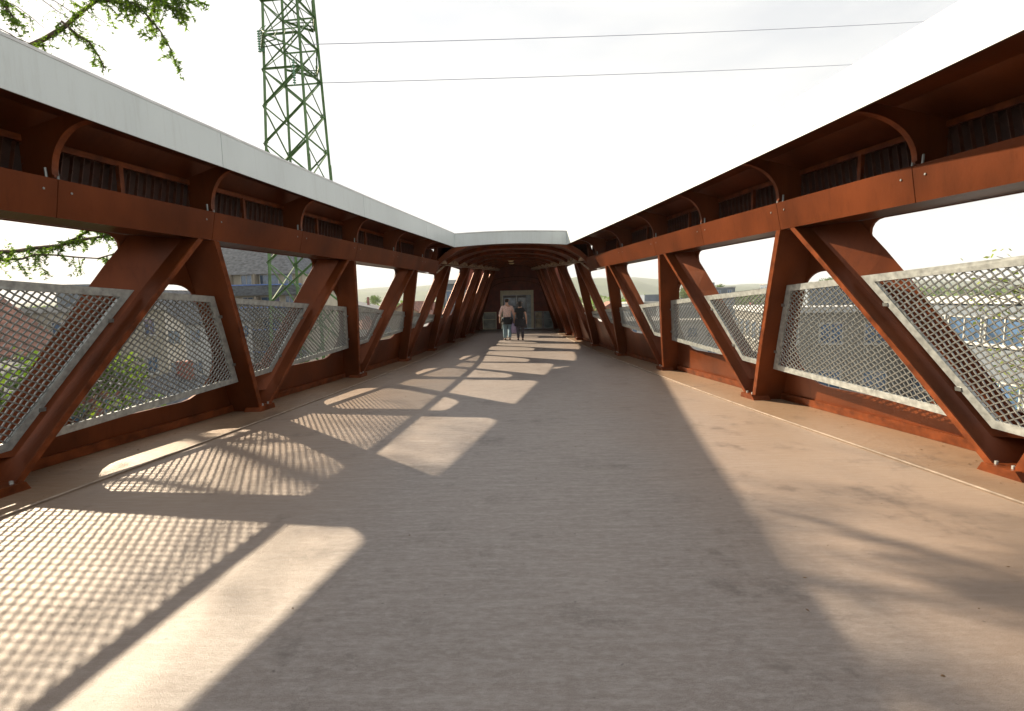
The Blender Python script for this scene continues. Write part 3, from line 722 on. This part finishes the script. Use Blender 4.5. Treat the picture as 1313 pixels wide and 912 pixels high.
for k, (l, x, y, wl, rm) in enumerate(lab):
    house('far_house', l, 'house', x, y, 9+k % 3, 11, -4.2+(k*7 % 5)*.6, R(-30+37*k % 60), wl, 'gable' if k % 3 else 'hip', rm, 2, 3, sides=(0, 1) if x < 0 else (0, 3), group='houses in the distance')

# ------------------------------------------------------------------ trees
M_bark = mat('bark', (.085, .062, .048), .95, 0, .3, 8, .5, 30)
def leafmat(name, c, c2, tr=.35):
    m = mat(name, c, .6, 0, 0, 1.3, col2=c2); n = m.node_tree; b = n.nodes['Principled BSDF']
    t = n.nodes.new('ShaderNodeBsdfTranslucent'); mxs = n.nodes.new('ShaderNodeMixShader'); mxs.inputs[0].default_value = tr
    src = b.inputs['Base Color'].links[0].from_socket
    g = n.nodes.new('ShaderNodeMix'); g.data_type = 'RGBA'; g.blend_type = 'MULTIPLY'; g.inputs['Factor'].default_value = 1; g.inputs['B'].default_value = (1.9, 2.1, .7, 1)
    n.links.new(src, g.inputs['A']); n.links.new(g.outputs['Result'], t.inputs['Color'])
    n.links.new(b.outputs[0], mxs.inputs[1]); n.links.new(t.outputs[0], mxs.inputs[2]); n.links.new(mxs.outputs[0], n.nodes['Material Output'].inputs['Surface'])
    return m
M_leaf = leafmat('broad_leaf', (.10, .14, .03), (.035, .07, .018))
M_leafy = leafmat('young_leaf', (.20, .24, .04), (.09, .13, .025))
M_needle = leafmat('larch_needle', (.13, .20, .035), (.06, .11, .022), .55)
def tree_mesh(seed, h=9.0, r=3.0, nleaf=3800, leaf=.26):
    rnd = random.Random(seed); tr = MB(); lf = MB()
    tr.tube([(0, 0, 0), (.1, .05, h*.25), (-.05, .1, h*.5), (.05, 0, h*.8)], [.28, .2, .14, .05], 7)
    cl = []
    for k in range(16):
        a = rnd.uniform(0, 2*math.pi); z = h*(.38+.55*rnd.random()); rr = r*(1-.5*abs(z/h-.6)/.4)*rnd.uniform(.35, .95)
        c = Vector((math.cos(a)*rr, math.sin(a)*rr, z)); cl.append((c, rnd.uniform(.5, 1.1)*r*.38))
        tr.tube([(0, 0, z*.65), c*.5+Vector((0, 0, z*.33)), c], [.09, .05, .015], 5)
    for k in range(nleaf):
        c, cr_ = cl[k % len(cl)]
        p = Vector((rnd.gauss(0, 1), rnd.gauss(0, 1), rnd.gauss(0, .75))).normalized()*cr_*rnd.random()**.4*1.15+c
        a = Vector((rnd.uniform(-1, 1), rnd.uniform(-1, 1), rnd.uniform(-1, 1))).normalized(); b = a.orthogonal().normalized(); s_ = leaf*rnd.uniform(.5, 1.1)
        lf.add([p-a*s_*.5, p+b*s_*.35, p+a*s_*.6, p-b*s_*.35], [(0, 1, 2, 3)])
    t = tr.build('trunk', M_bark, smooth=True); l = lf.build('crown', M_leaf); r_ = (t.data, l.data)
    bpy.data.objects.remove(t); bpy.data.objects.remove(l); return r_
TM = [tree_mesh(1), tree_mesh(2, 8, 3.6), tree_mesh(3, 11, 2.8)]
def tree(name, label, x, y, z, sc, k, group=None, rot=0, leaf=None):
    root = empty(name, (x, y, z), label=label, cat='tree'); root.scale = (sc,)*3; root.rotation_euler = (0, 0, rot)
    if group: root['group'] = group
    link('trunk', TM[k][0], root); c = link('crown', TM[k][1], root); c['kind'] = 'stuff'
    return root
TR_ = [('bright green tree by the left houses below the mesh', -19.8, 20, GZ, 1.55), ('green tree at the lower left under the larch', -18.5, 12.5, GZ, 1.35), ('tree beside the brick house on the left', -20, 26, GZ, .8),
       ('round tree in front of the pylon foot', -19.5, 42, GZ, .7), ('tree left of the station building', -11, 70, GZ, 1.0),
       ('tree behind the factory hall on the left', -60, 205, GZ+1, 1.6), ('tree right of the factory hall', -38, 190, GZ+1, 1.55), ('tree far along the left skyline', -82, 215, GZ+1, 1.7),
       ('round green tree beside the grey building on the right', 46, 150, GZ+1, 1.55), ('wide green tree left of the round one on the right', 38, 170, GZ+1, 1.6), ('first tree in the row above the right mesh', 64, 190, GZ+1, 1.75),
       ('second tree in the row above the right mesh', 73, 195, GZ+1, 1.7), ('third tree in the row above the right mesh', 81, 200, GZ+1, 1.65), ('fourth tree in the row above the right mesh', 92, 205, GZ+1, 1.8),
       ('tree on the skyline right of the tower block', 128, 215, GZ+1, 1.9), ('tree in the yard below the beige apartment block', 15, 22, GZ, 1.15), ('tree beside the commercial building', 12, 60, GZ, 1.05), ('tree behind the station building on the right', 14, 92, GZ, 1.25)]
for k, (l, x, y, z, sc) in enumerate(TR_): tree('leafy_tree', l, x, y, z, sc, k % 3, 'trees around the footbridge', k*1.7)
mb = MB()
rnd = random.Random(11); wl = MB()
for k in range(9000):
    x = rnd.uniform(-520, 620); y = rnd.uniform(300, 560); zt = gz(x, y)+rnd.uniform(3, 12)+5*noise.noise(Vector((x/40, y/60, 0)))
    a = Vector((rnd.uniform(-1, 1), rnd.uniform(-1, 1), rnd.uniform(-1, 1))).normalized(); b = a.orthogonal().normalized(); s_ = rnd.uniform(1.5, 3.2); p = Vector((x, y, zt))
    wl.add([p-a*s_, p+b*s_*.8, p+a*s_, p-b*s_*.8], [(0, 1, 2, 3)])
tag(wl.build('distant_woodland', M_leaf), 'distant belt of green trees below the hills on the horizon', 'woodland', kind='stuff')

# larch overhanging the left truss
larch = empty('larch_tree', (-13.2, 7.2, GZ), label='tall larch standing left of the bridge, its drooping branches reaching over the left canopy', cat='tree')
rnd = random.Random(5)
O = Vector((-13.2, 7.2, GZ)); q = MB()
q.tube([Vector((.3*math.sin(k), .2*math.cos(k*1.3), k*3.2)) for k in range(10)], [.36-.033*k for k in range(10)], 10); q.build('trunk', M_bark, larch, smooth=True)
needles = MB(); twigs = MB()
def tuft(p, dirv, r):
    for _ in range(4):
        a = (dirv*rnd.uniform(-.2, .6)+Vector((rnd.uniform(-1, 1), rnd.uniform(-1, 1), rnd.uniform(-1, .7)))).normalized(); b = a.cross(Vector((rnd.random(), rnd.random(), rnd.random()))).normalized()
        needles.add([p-b*r*.2, p+a*r, p+b*r*.2], [(0, 1, 2)])
def twig(p, d, L, r0=.006, dens=.028, sub=True):
    n = max(3, int(L/.09)); pts = [p]; d = d.normalized()
    for i in range(n):
        d = (d+Vector((rnd.uniform(-.25, .25), rnd.uniform(-.25, .25), -.16+rnd.uniform(-.12, .1)))).normalized(); pts.append(pts[-1]+d*L/n)
    twigs.tube(pts, [r0*(1-.8*i/n) for i in range(n+1)], 3, False)
    for i in range(n):
        k = max(1, int((L/n)/dens))
        for j in range(k):
            if rnd.random() < .86: tuft(pts[i].lerp(pts[i+1], (j+rnd.random())/k), d, rnd.uniform(.04, .085))
        if sub and rnd.random() < .4:
            twig(pts[i], d+Vector((rnd.uniform(-1, 1), rnd.uniform(-1, 1), rnd.uniform(-.9, .1))), L*rnd.uniform(.25, .5), r0*.6, dens, False)
def branch(pts, r0, tw=.13, tl=.55, dens=.028, skip=0.0):
    q = MB(); P_ = [Vector(p)-O for p in pts]; fine = []
    for a, b in zip(P_, P_[1:]):
        m_ = max(2, int((b-a).length/.35))
        for k in range(m_): fine.append(a.lerp(b, k/m_)+Vector((rnd.uniform(-.03, .03), rnd.uniform(-.03, .03), rnd.uniform(-.03, .03))))
    fine.append(P_[-1]); n = len(fine)
    q.tube(fine, [r0*(1-.85*i/(n-1))+.004 for i in range(n)], 6); q.build('branch', M_bark, larch, smooth=True)
    for i in range(n-1):
        seg = (fine[i+1]-fine[i]); k = max(1, int(seg.length/tw))
        if i/(n-1) < skip: continue
        for j in range(k):
            p = fine[i].lerp(fine[i+1], (j+rnd.random())/k); d = seg.normalized()*.5+Vector((rnd.uniform(-1, 1), rnd.uniform(-1, 1), rnd.uniform(-.9, .35)))
            twig(p, d, tl*rnd.uniform(.35, 1.2)*(1-.3*i/n), dens=dens)
# the branches the photograph shows
branch([(-13.2, 7.2, 3.0), (-10.6, 9.4, 4.9), (-8.3, 9, 6.1), (-6.9, 9, 6.85), (-6.2, 8.9, 7.3), (-5.7, 8.9, 7.4)], .085, .08, .5, skip=.3)
branch([(-6.9, 9, 6.85), (-6.3, 9, 6.75), (-5.95, 9, 6.35), (-5.75, 9, 5.85)], .022, .05, .4)
branch([(-6.6, 9, 7.0), (-5.9, 9, 7.0), (-5.35, 9, 6.75)], .025, .035, .5)
branch([(-7.3, 9, 7.3), (-6.3, 9, 7.1), (-5.6, 9, 6.6)], .022, .035, .5)
branch([(-9.4, 9.2, 7.5), (-8.7, 9, 7.1), (-8.35, 9, 6.5)], .03, .04, .45)
branch([(-7.6, 9, 6.5), (-7.15, 9, 6.15), (-6.95, 9, 5.75)], .018, .045, .3)
branch([(-13.2, 7.2, 2.6), (-10, 9.3, 2.75), (-8.5, 9, 2.78), (-7.6, 9, 2.92), (-6.95, 9, 3.06), (-6.7, 9, 3.1)], .062, .04, .30, skip=.25)
branch([(-13.2, 7.2, 2.2), (-10, 9.3, 2.62), (-8.2, 9, 2.68), (-7.4, 9, 2.6), (-6.8, 9, 2.72)], .034, .11, .5, skip=.25)
branch([(-8.0, 9, 2.85), (-7.5, 9, 3.1), (-7.2, 9, 3.05)], .018, .04, .25)
# upper crown, out of the frame, which dapples the deck
for k in range(44):
    a = rnd.uniform(-1.2, 1.75); z = rnd.uniform(7.4, 15.5); L = rnd.uniform(2.4, 5.0)*(1-.045*(z-8))
    e = Vector((math.cos(a), math.sin(a), 0)); b0 = Vector((-13.2, 7.2, z))
    branch([b0, b0+e*L*.45+Vector((0, 0, .15)), b0+e*L*.8+Vector((0, 0, -.1)), b0+e*L+Vector((0, 0, -.5))], .026, .24, .8, .06, .15)
tw_ = twigs.build('twigs', M_bark, larch); tw_['kind'] = 'stuff'
nd_ = needles.build('needles', M_needle, larch); nd_['kind'] = 'stuff'

# second larch added farther along to shade the deck, its trunk out of view
larch = empty('larch_tree', (-16.6, 14.4, GZ), label='second larch, farther off, its high crown showing over the canopy at the top left corner', cat='tree')
O = Vector((-16.6, 14.4, GZ)); q = MB()
q.tube([Vector((.3*math.sin(k*1.2), .2*math.cos(k), k*3.2)) for k in range(11)], [.34-.029*k for k in range(11)], 10); q.build('trunk', M_bark, larch, smooth=True)
needles = MB(); twigs = MB()
for k in range(64):
    a = rnd.uniform(-1.7, 1.9); z = rnd.uniform(9.6, 18.5); L = rnd.uniform(2.4, 4.9)*(1-.03*(z-9))
    e = Vector((math.cos(a), math.sin(a), 0)); b0 = Vector((-16.6, 14.4, z))
    branch([b0, b0+e*L*.45+Vector((0, 0, .2)), b0+e*L*.8, b0+e*L+Vector((0, 0, -.4))], .028, .22, .85, .06, .1)
twigs.build('twigs', M_bark, larch)['kind'] = 'stuff'; needles.build('needles', M_needle, larch)['kind'] = 'stuff'

# sparse young tree on the right
yt = empty('young_tree', (11.9, 11.3, GZ), label='sparse young tree with yellow green leaves right of the bridge', cat='tree')
rnd = random.Random(9); q = MB(); q.tube([(0, 0, 0), (.1, 0, 5), (-.1, .2, 10), (.2, .1, 13.5), (.3, .1, 15.6)], [.2, .16, .11, .07, .02], 7); q.build('trunk', M_bark, yt, smooth=True)
lf = MB(); br = MB()
for k in range(80):
    z = rnd.uniform(8.0, 16.4); a = rnd.uniform(0, 2*math.pi); L = rnd.uniform(.9, 2.4)*(1.25-.04*z*.6)
    e = Vector((math.cos(a), math.sin(a), .45)); b0 = Vector((0, 0, z)); pts = [b0, b0+e*L*.5+Vector((0, 0, .1)), b0+e*L]
    br.tube(pts, [.03, .018, .006], 4, False)
    for j in range(30):
        t = rnd.random()**.6; p = b0+e*L*t+Vector((rnd.gauss(0, .16), rnd.gauss(0, .16), rnd.gauss(0, .16)))
        a_ = Vector((rnd.uniform(-1, 1), rnd.uniform(-1, 1), rnd.uniform(-1, 1))).normalized(); b_ = a_.orthogonal().normalized(); s_ = rnd.uniform(.07, .14)
        lf.add([p-a_*s_*.6, p+b_*s_*.4, p+a_*s_*.6, p-b_*s_*.4], [(0, 1, 2, 3)])
br.build('limbs', M_bark, yt)['kind'] = 'stuff'; lf.build('leaves', M_leafy, yt)['kind'] = 'stuff'

# ------------------------------------------------------------------ lattice pylon
M_pyl = mat('green_pylon_paint', (.075, .16, .05), .5, .0, .15, 3)
pyl = empty('electricity_pylon', (-15.75, 37.6, GZ), label='green lattice electricity pylon rising behind the left canopy', cat='pylon'); pyl.rotation_euler = (0, 0, R(-6))
def pw(z): return max(1.15, 1.5-.0+(13-z)*.030)   # half width at world height z
def leg(z, i, j): return Vector((i*pw(z), j*pw(z), z-GZ))
def angle_bar(mb, a, b, w, t=.012):
    a = Vector(a); b = Vector(b); d = (b-a).normalized(); u = d.cross(Vector((0, 0, 1)))
    u = (u if u.length > .1 else Vector((1, 0, 0))).normalized(); v = d.cross(u).normalized()
    for p, q_, o1, o2 in ((u, v, w, t), (v, u, w, t)):
        c = [Vector((0, 0, 0)), p*o1, p*o1+q_*o2, q_*o2]; mb.loops([[a+k for k in c], [b+k for k in c]])
for i in (-1, 1):
    for j in (-1, 1):
        q = MB(); zz = [GZ, -6, 0, 6, 12, 18, 24]
        for a, b in zip(zz, zz[1:]): angle_bar(q, leg(a, i, j), leg(b, i, j), .23 if a < 12 else .19, .025)
        q.build('leg', M_pyl, pyl, fix=True)
faces = [((-1, -1), (1, -1)), ((1, -1), (1, 1)), ((1, 1), (-1, 1)), ((-1, 1), (-1, -1))]
zz = [GZ, -8.5, -4.6, -1.2, 1.9, 4.8, 7.6, 10.3, 12.9, 15.4, 17.8]
for (p, q_) in faces:
    for k, (a, b) in enumerate(zip(zz, zz[1:])):
        for s0, s1 in ((p, q_), (q_, p)):
            if (k+(s0 == p)) % 2 == 0 and k > 6 and False: continue
            m_ = MB(); angle_bar(m_, leg(a, *s0), leg(b, *s1), .125 if s0 == p else .09); m_.build('brace', M_pyl, pyl, fix=True)
        c = leg(b, *p); dv = (leg(b, *q_)-c).normalized(); m_ = MB(); m_.loops([[c+dv*.02+Vector((0, 0, -.22)), c+dv*.3, c+dv*.02+Vector((0, 0, .22))], [c+dv*.02+Vector((0, 0, -.22))+dv.cross(Vector((0, 0, 1)))*.015, c+dv*.3+dv.cross(Vector((0, 0, 1)))*.015, c+dv*.02+Vector((0, 0, .22))+dv.cross(Vector((0, 0, 1)))*.015]]); m_.build('gusset', M_pyl, pyl, fix=True)
for zc in (17.8, 20.0, 22.2, 24.0):
    for (p, q_) in faces:
        m_ = MB(); angle_bar(m_, leg(zc, *p), leg(zc, *q_), .12, .02); m_.build('brace', M_pyl, pyl, fix=True)
for a, b in ((17.8, 20.0), (20, 22.2), (22.2, 24)):
    for (p, q_) in faces:
        for s0, s1 in ((p, q_), (q_, p)):
            m_ = MB(); angle_bar(m_, leg(a, *s0), leg(b, *s1), .07); m_.build('brace', M_pyl, pyl, fix=True)
# cross arms running towards and away from the camera
for zc in (18.9, 22.2):
    for j in (-1, 1):
        m_ = MB(); tip = Vector((0.1, j*3.3, zc-GZ+.15))
        for i in (-1, 1):
            angle_bar(m_, leg(zc, i, j), tip, .12, .02); angle_bar(m_, leg(zc+1.4, i, j), tip+Vector((0, 0, .1)), .08)
            for f in (.25, .5, .75):
                angle_bar(m_, leg(zc, i, j).lerp(tip, f), leg(zc+1.4, i, j).lerp(tip, f-.12), .05); angle_bar(m_, leg(zc, -1, j).lerp(tip, f), leg(zc, 1, j).lerp(tip, f+.12), .05)
        m_.build('cross_arm', M_pyl, pyl, fix=True)
M_ins = mat('green_glass_insulator', (.10, .26, .18), .12, 0, .2, 6, spec=1)
def insulator(x, y, z, n=9):
    m_ = MB(); prof = []
    for k in range(n):
        zz_ = z-.16*k; prof += [(.03, zz_), (.10, zz_-.03), (.12, zz_-.07), (.03, zz_-.09)]
    m_.loops([[Vector((x+r*math.cos(2*math.pi*a/10), y+r*math.sin(2*math.pi*a/10), zz_)) for a in range(10)] for r, zz_ in prof]); m_.build('insulator', M_ins, pyl, fix=True)
for ix, iy, iz, n_ in ((-1.32, -1.62, 20.1, 9), (-1.08, -1.66, 20.1, 9), (1.02, -1.62, 18.1, 11)):
    insulator(ix, iy, iz-GZ, n_); m_ = MB(); angle_bar(m_, (ix, iy, iz-GZ), (ix, iy+.5, iz+.55-GZ), .05); m_.build('hanger', M_pyl, pyl, fix=True)
M_cable = mat('power_cable', (.18, .20, .27), .5, .3, .05, 3)
for a, b, sag, l in (((-14.45, 36.8, 19.45), (60.8, 66.9, 34.7), .35, 'upper power line running from the pylon across the sky to the right'), ((-14.4, 39.3, 17.95), (61, 70.5, 31.6), .3, 'lower power line running from the pylon across the sky to the right')):
    a, b = Vector(a), Vector(b); pts = [a.lerp(b, k/40)-Vector((0, 0, sag*4*(k/40)*(1-k/40))) for k in range(41)]
    m_ = MB(); m_.tube(pts, .022, 5); tag(m_.build('power_line', M_cable), l, 'power line', 'power lines in the sky')

# ------------------------------------------------------------------ people
def skin(name, nodes, edges, m, parent, sub=2, root=0):
    """nodes: list of (x,y,z,r or (rx,ry))"""
    me = bpy.data.meshes.new(name); me.from_pydata([n[:3] for n in nodes], edges, []); o = bpy.data.objects.new(name, me); C.objects.link(o); o.parent = parent
    o.modifiers.new('Skin', 'SKIN'); mod = o.modifiers.new('Sub', 'SUBSURF'); mod.levels = sub; mod.render_levels = sub
    for i, n in enumerate(nodes):
        r = n[3]; me.skin_vertices[0].data[i].radius = r if isinstance(r, tuple) else (r, r); me.skin_vertices[0].data[i].use_root = (i == root)
    dg = bpy.context.evaluated_depsgraph_get(); ev = o.evaluated_get(dg); nm = bpy.data.meshes.new_from_object(ev)
    o.modifiers.clear(); o.data = nm; nm.materials.clear(); nm.materials.append(m); nm.polygons.foreach_set('use_smooth', [True]*len(nm.polygons))
    return o
def mk(name, c, r=.8): return mat(name, c, r, 0, .12, 25)
M_skin = mk('skin', (.52, .30, .21), .6); M_hair = mk('dark_hair', (.025, .018, .014), .6)
def person(label, loc, H, shirt, hip, legs, shoe, female=False, phase=1, group='couple walking away along the bridge'):
    r = empty('person', loc, label=label, cat='person', group=group); k = H/1.8; S = lambda *a: tuple(x*k for x in a)
    def N(x, y, z, rr): return (x*k, y*k, z*k, tuple(q*k for q in rr) if isinstance(rr, tuple) else rr*k)
    sh = .185 if not female else .16; hp = .095
    # +Y is walking direction (away); phase: which leg is forward
    fL, fR = (.20, -.22) if phase > 0 else (-.20, .22)
    nodes = [N(0, 0, .96, (.15, .10)), N(0, 0, 1.15, (.135, .095)), N(0, .0, 1.38, (.155, .10)), N(0, 0, 1.48, (.085, .07)), N(0, .01, 1.56, (.052, .055)), N(0, .02, 1.64, (.072, .085)), N(0, .02, 1.72, (.078, .095)), N(0, .015, 1.775, (.05, .06))]
    edges = [(0, 1), (1, 2), (2, 3), (3, 4), (4, 5), (5, 6), (6, 7)]
    def chain(start, pts):
        prev = start
        for p in pts: nodes.append(N(*p)); edges.append((prev, len(nodes)-1)); prev = len(nodes)-1
        return prev
    for sx, f in ((-1, fL), (1, fR)):
        kn = (sx*.105, f*.55+.05, .50); an = (sx*.10, f-.02 if f > 0 else f-.05, .09 if f > 0 else .13)
        chain(0, [(sx*.10, .0, .90, (.09, .095)), (sx*.105, f*.3+.02, .68, .078), (*kn, .058), (sx*.10, (kn[1]+an[1])/2-.03, .30, .056), (*an, .036), (sx*.105, an[1]+.12, an[2]-.05, (.04, .03)), (sx*.105, an[1]+.18, an[2]-.055, (.035, .022))])
        el = (sx*(sh+.10), -f*.35-.03, 1.13); wr = (sx*(sh+.12), -f*.7+.10, .90)
        w = chain(2, [(sx*sh, 0, 1.42, .058), (*el, .042), (*wr, .028)])
        pm = (sx*(sh+.12), wr[1]+.02, .82); nodes.append(N(*pm, (.04, .018))); edges.append((w, len(nodes)-1)); pi = len(nodes)-1
        for q_, (dx, L_) in enumerate(((-.028, .07), (-.010, .08), (.010, .075), (.028, .06))):
            chain(pi, [(pm[0]+dx*.5, pm[1]+dx, pm[2]-.045, .010), (pm[0]+dx*.4, pm[1]+dx+.012, pm[2]-.045-L_*.6, .008)])
        chain(w, [(pm[0]-sx*.01, pm[1]+.04, pm[2]+.03, .012), (pm[0]-sx*.015, pm[1]+.06, pm[2]-.01, .009)])
    skin('body', nodes, edges, M_skin, r)
    T_ = [N(0, 0, .90, (.185, .165)), N(0, 0, 1.15, (.165, .14)), N(0, 0, 1.37, (.185, .13)), N(0, 0, 1.485, (.09, .078))]; E_ = [(0, 1), (1, 2), (2, 3)]
    for sx, f in ((-1, fL), (1, fR)):
        b = len(T_); T_ += [N(sx*(sh+.01), 0, 1.405, .078), N(sx*(sh+.06), -f*.18-.01, 1.25, .064)]; E_ += [(2, b), (b, b+1)]
        if not female: T_.append(N(sx*(sh+.10), -f*.35-.03, 1.12, .056)); E_.append((b+1, b+2)); T_.append(N(sx*(sh+.115), -f*.5+.03, 1.02, .046)); E_.append((b+2, b+3))
    skin('shirt', T_, E_, shirt, r)
    G = [N(0, 0, .95, (.17, .125))]; GE = []
    for sx, f in ((-1, fL), (1, fR)):
        kn = (sx*.105, f*.55+.05, .50); an = (sx*.10, f-.02 if f > 0 else f-.05, .09 if f > 0 else .13); b = len(G)
        w = .012 if female else .028
        G += [N(sx*.10, 0, .88, .105+w*.3), N(sx*.105, f*.3+.02, .68, .082+w), N(*kn, .062+w), N(sx*.10, (kn[1]+an[1])/2-.03, .30, .058+w), N(an[0], an[1], an[2]+.0, .048+w)]; GE += [(0, b), (b, b+1), (b+1, b+2), (b+2, b+3), (b+3, b+4)]
    skin('trousers', G, GE, legs, r)
    q = MB(); rings = []
    for z, a, b in ((1.0, .20, .185), (.93, .235, .215), (.80, .255, .24), (.66 if female else .70, .265, .255)):
        rings.append([Vector(((a*math.cos(2*math.pi*t/18)), b*math.sin(2*math.pi*t/18)+.01, z))*k for t in range(18)])
    q.loops(rings, cap=False); o = q.build('skirt' if female else 'tied_jacket', hip, r, smooth=True)
    for sx, f in ((-1, fL), (1, fR)):
        an = (sx*.10, f-.02 if f > 0 else f-.05, .09 if f > 0 else .13)
        skin('shoe', [N(an[0], an[1]-.03, an[2]-.035, .048), N(an[0], an[1]+.08, an[2]-.05, (.05, .036)), N(an[0], an[1]+.19, an[2]-.055, (.045, .03))], [(0, 1), (1, 2)], shoe, r)
    if female:
        skin('hair', [N(0, -.01, 1.77, (.075, .085)), N(0, -.02, 1.70, (.10, .11)), N(0, -.05, 1.60, (.095, .075)), N(0, -.075, 1.50, (.06, .035))], [(0, 1), (1, 2), (2, 3)], M_hair, r)
    else:
        skin('hair', [N(0, -.02, 1.77, (.075, .085)), N(0, -.025, 1.71, (.098, .105)), N(0, -.035, 1.645, (.088, .085)), N(0, -.03, 1.60, (.066, .06))], [(0, 1), (1, 2), (2, 3)], M_hair, r)
    for sx in (-1, 1):
        q = MB(); q.tube([Vector((sx*.082, .02, 1.665))*k, Vector((sx*.094, .0, 1.69))*k, Vector((sx*.085, .01, 1.715))*k], .012*k, 6); q.build('ear', M_skin, r, smooth=True)
    q = MB(); q.loops([[Vector((x*.014, .105, 1.68+z))*k for x, z in ((-1, -.02), (1, -.02), (0, .03))], [Vector((0, .135, 1.66))*k]*3]); q.build('nose', M_skin, r)
    return r
man = person('man in pale pink shirt with black jacket round his waist and blue jeans walking away', (-.60, 22.0, .0), 1.84, mk('pale_pink_shirt', (.78, .56, .50)), mk('black_cloth', (.02, .02, .022)), mk('light_blue_jeans', (.20, .30, .36)), mk('brown_shoe', (.06, .03, .02), .5), False, 1)
wom = person('woman in black top and dark leggings walking away beside the man', (-.04, 21.8, .0), 1.72, mk('black_top', (.015, .016, .018)), mk('black_skirt', (.018, .017, .02)), mk('charcoal_leggings', (.06, .055, .07)), mk('black_shoe', (.02, .02, .02), .5), True, -1)
bag = empty('carrier_bag', (-.31, 21.85, .33), label='lavender carrier bag hanging between the man and the woman', cat='bag')
q = MB(); q.loops([[Vector((x*w, y_*d, z)) for x, y_ in ((-1, -1), (-.4, -1.25), (.4, -1.2), (1, -1), (1, 1), (.3, 1.2), (-.5, 1.2), (-1, 1))] for w, d, z in ((.09, .045, 0), (.12, .06, .02), (.125, .065, .18), (.11, .05, .36), (.07, .02, .42))]); q.build('sack', mk('lavender_plastic', (.32, .27, .42), .4), bag, fix=True, smooth=True)
q = MB(); q.tube([(-.06, 0, .42), (-.03, 0, .52), (.03, 0, .52), (.06, 0, .42)], .008, 6); q.build('handle', mk('lavender_handle', (.4, .3, .5), .4), bag)

# small litter on the deck: leaves
leaf_m = mk('dry_leaf', (.13, .075, .035)); rnd = random.Random(3); q = MB()
for k in range(420):
    side = rnd.choice((-1, 1)); s_ = 1.5+rnd.random()**1.3*20; x = side*(Wd(side, s_)+.4-abs(rnd.gauss(0, .45))) if k % 6 else rnd.uniform(-3, 3)
    r_ = rnd.uniform(.004, .016); c = Vector((x, s_, .0185)); a = rnd.uniform(0, 6.3)
    pts = [c+Vector((math.cos(a+t)*r_*(1 if i_ % 2 else .55), math.sin(a+t)*r_*(1 if i_ % 2 else .55), rnd.uniform(0, .006))) for i_, t in enumerate((0, 1.4, 3.1, 4.6))]
    q.add(pts+[c+Vector((0, 0, .008))], [(0, 1, 4), (1, 2, 4), (2, 3, 4), (3, 0, 4)])
tag(q.build('leaf_litter', leaf_m), 'small dry leaves and grit scattered along the edges of the walkway', 'leaf litter', kind='stuff')
HAZE = True
if HAZE:
    q = MB(); q.box(-3400, 3400, -290, 3280, -45, 330); hz = q.build('haze', None); hz['kind'] = 'stuff'
    m = bpy.data.materials.new('haze'); m.use_nodes = True; n = m.node_tree; n.nodes.clear()
    o_ = n.nodes.new('ShaderNodeOutputMaterial'); v_ = n.nodes.new('ShaderNodeVolumePrincipled'); v_.inputs['Color'].default_value = (.86, .92, 1, 1); v_.inputs['Density'].default_value = .00018
    n.links.new(v_.outputs[0], o_.inputs['Volume']); hz.data.materials.append(m)
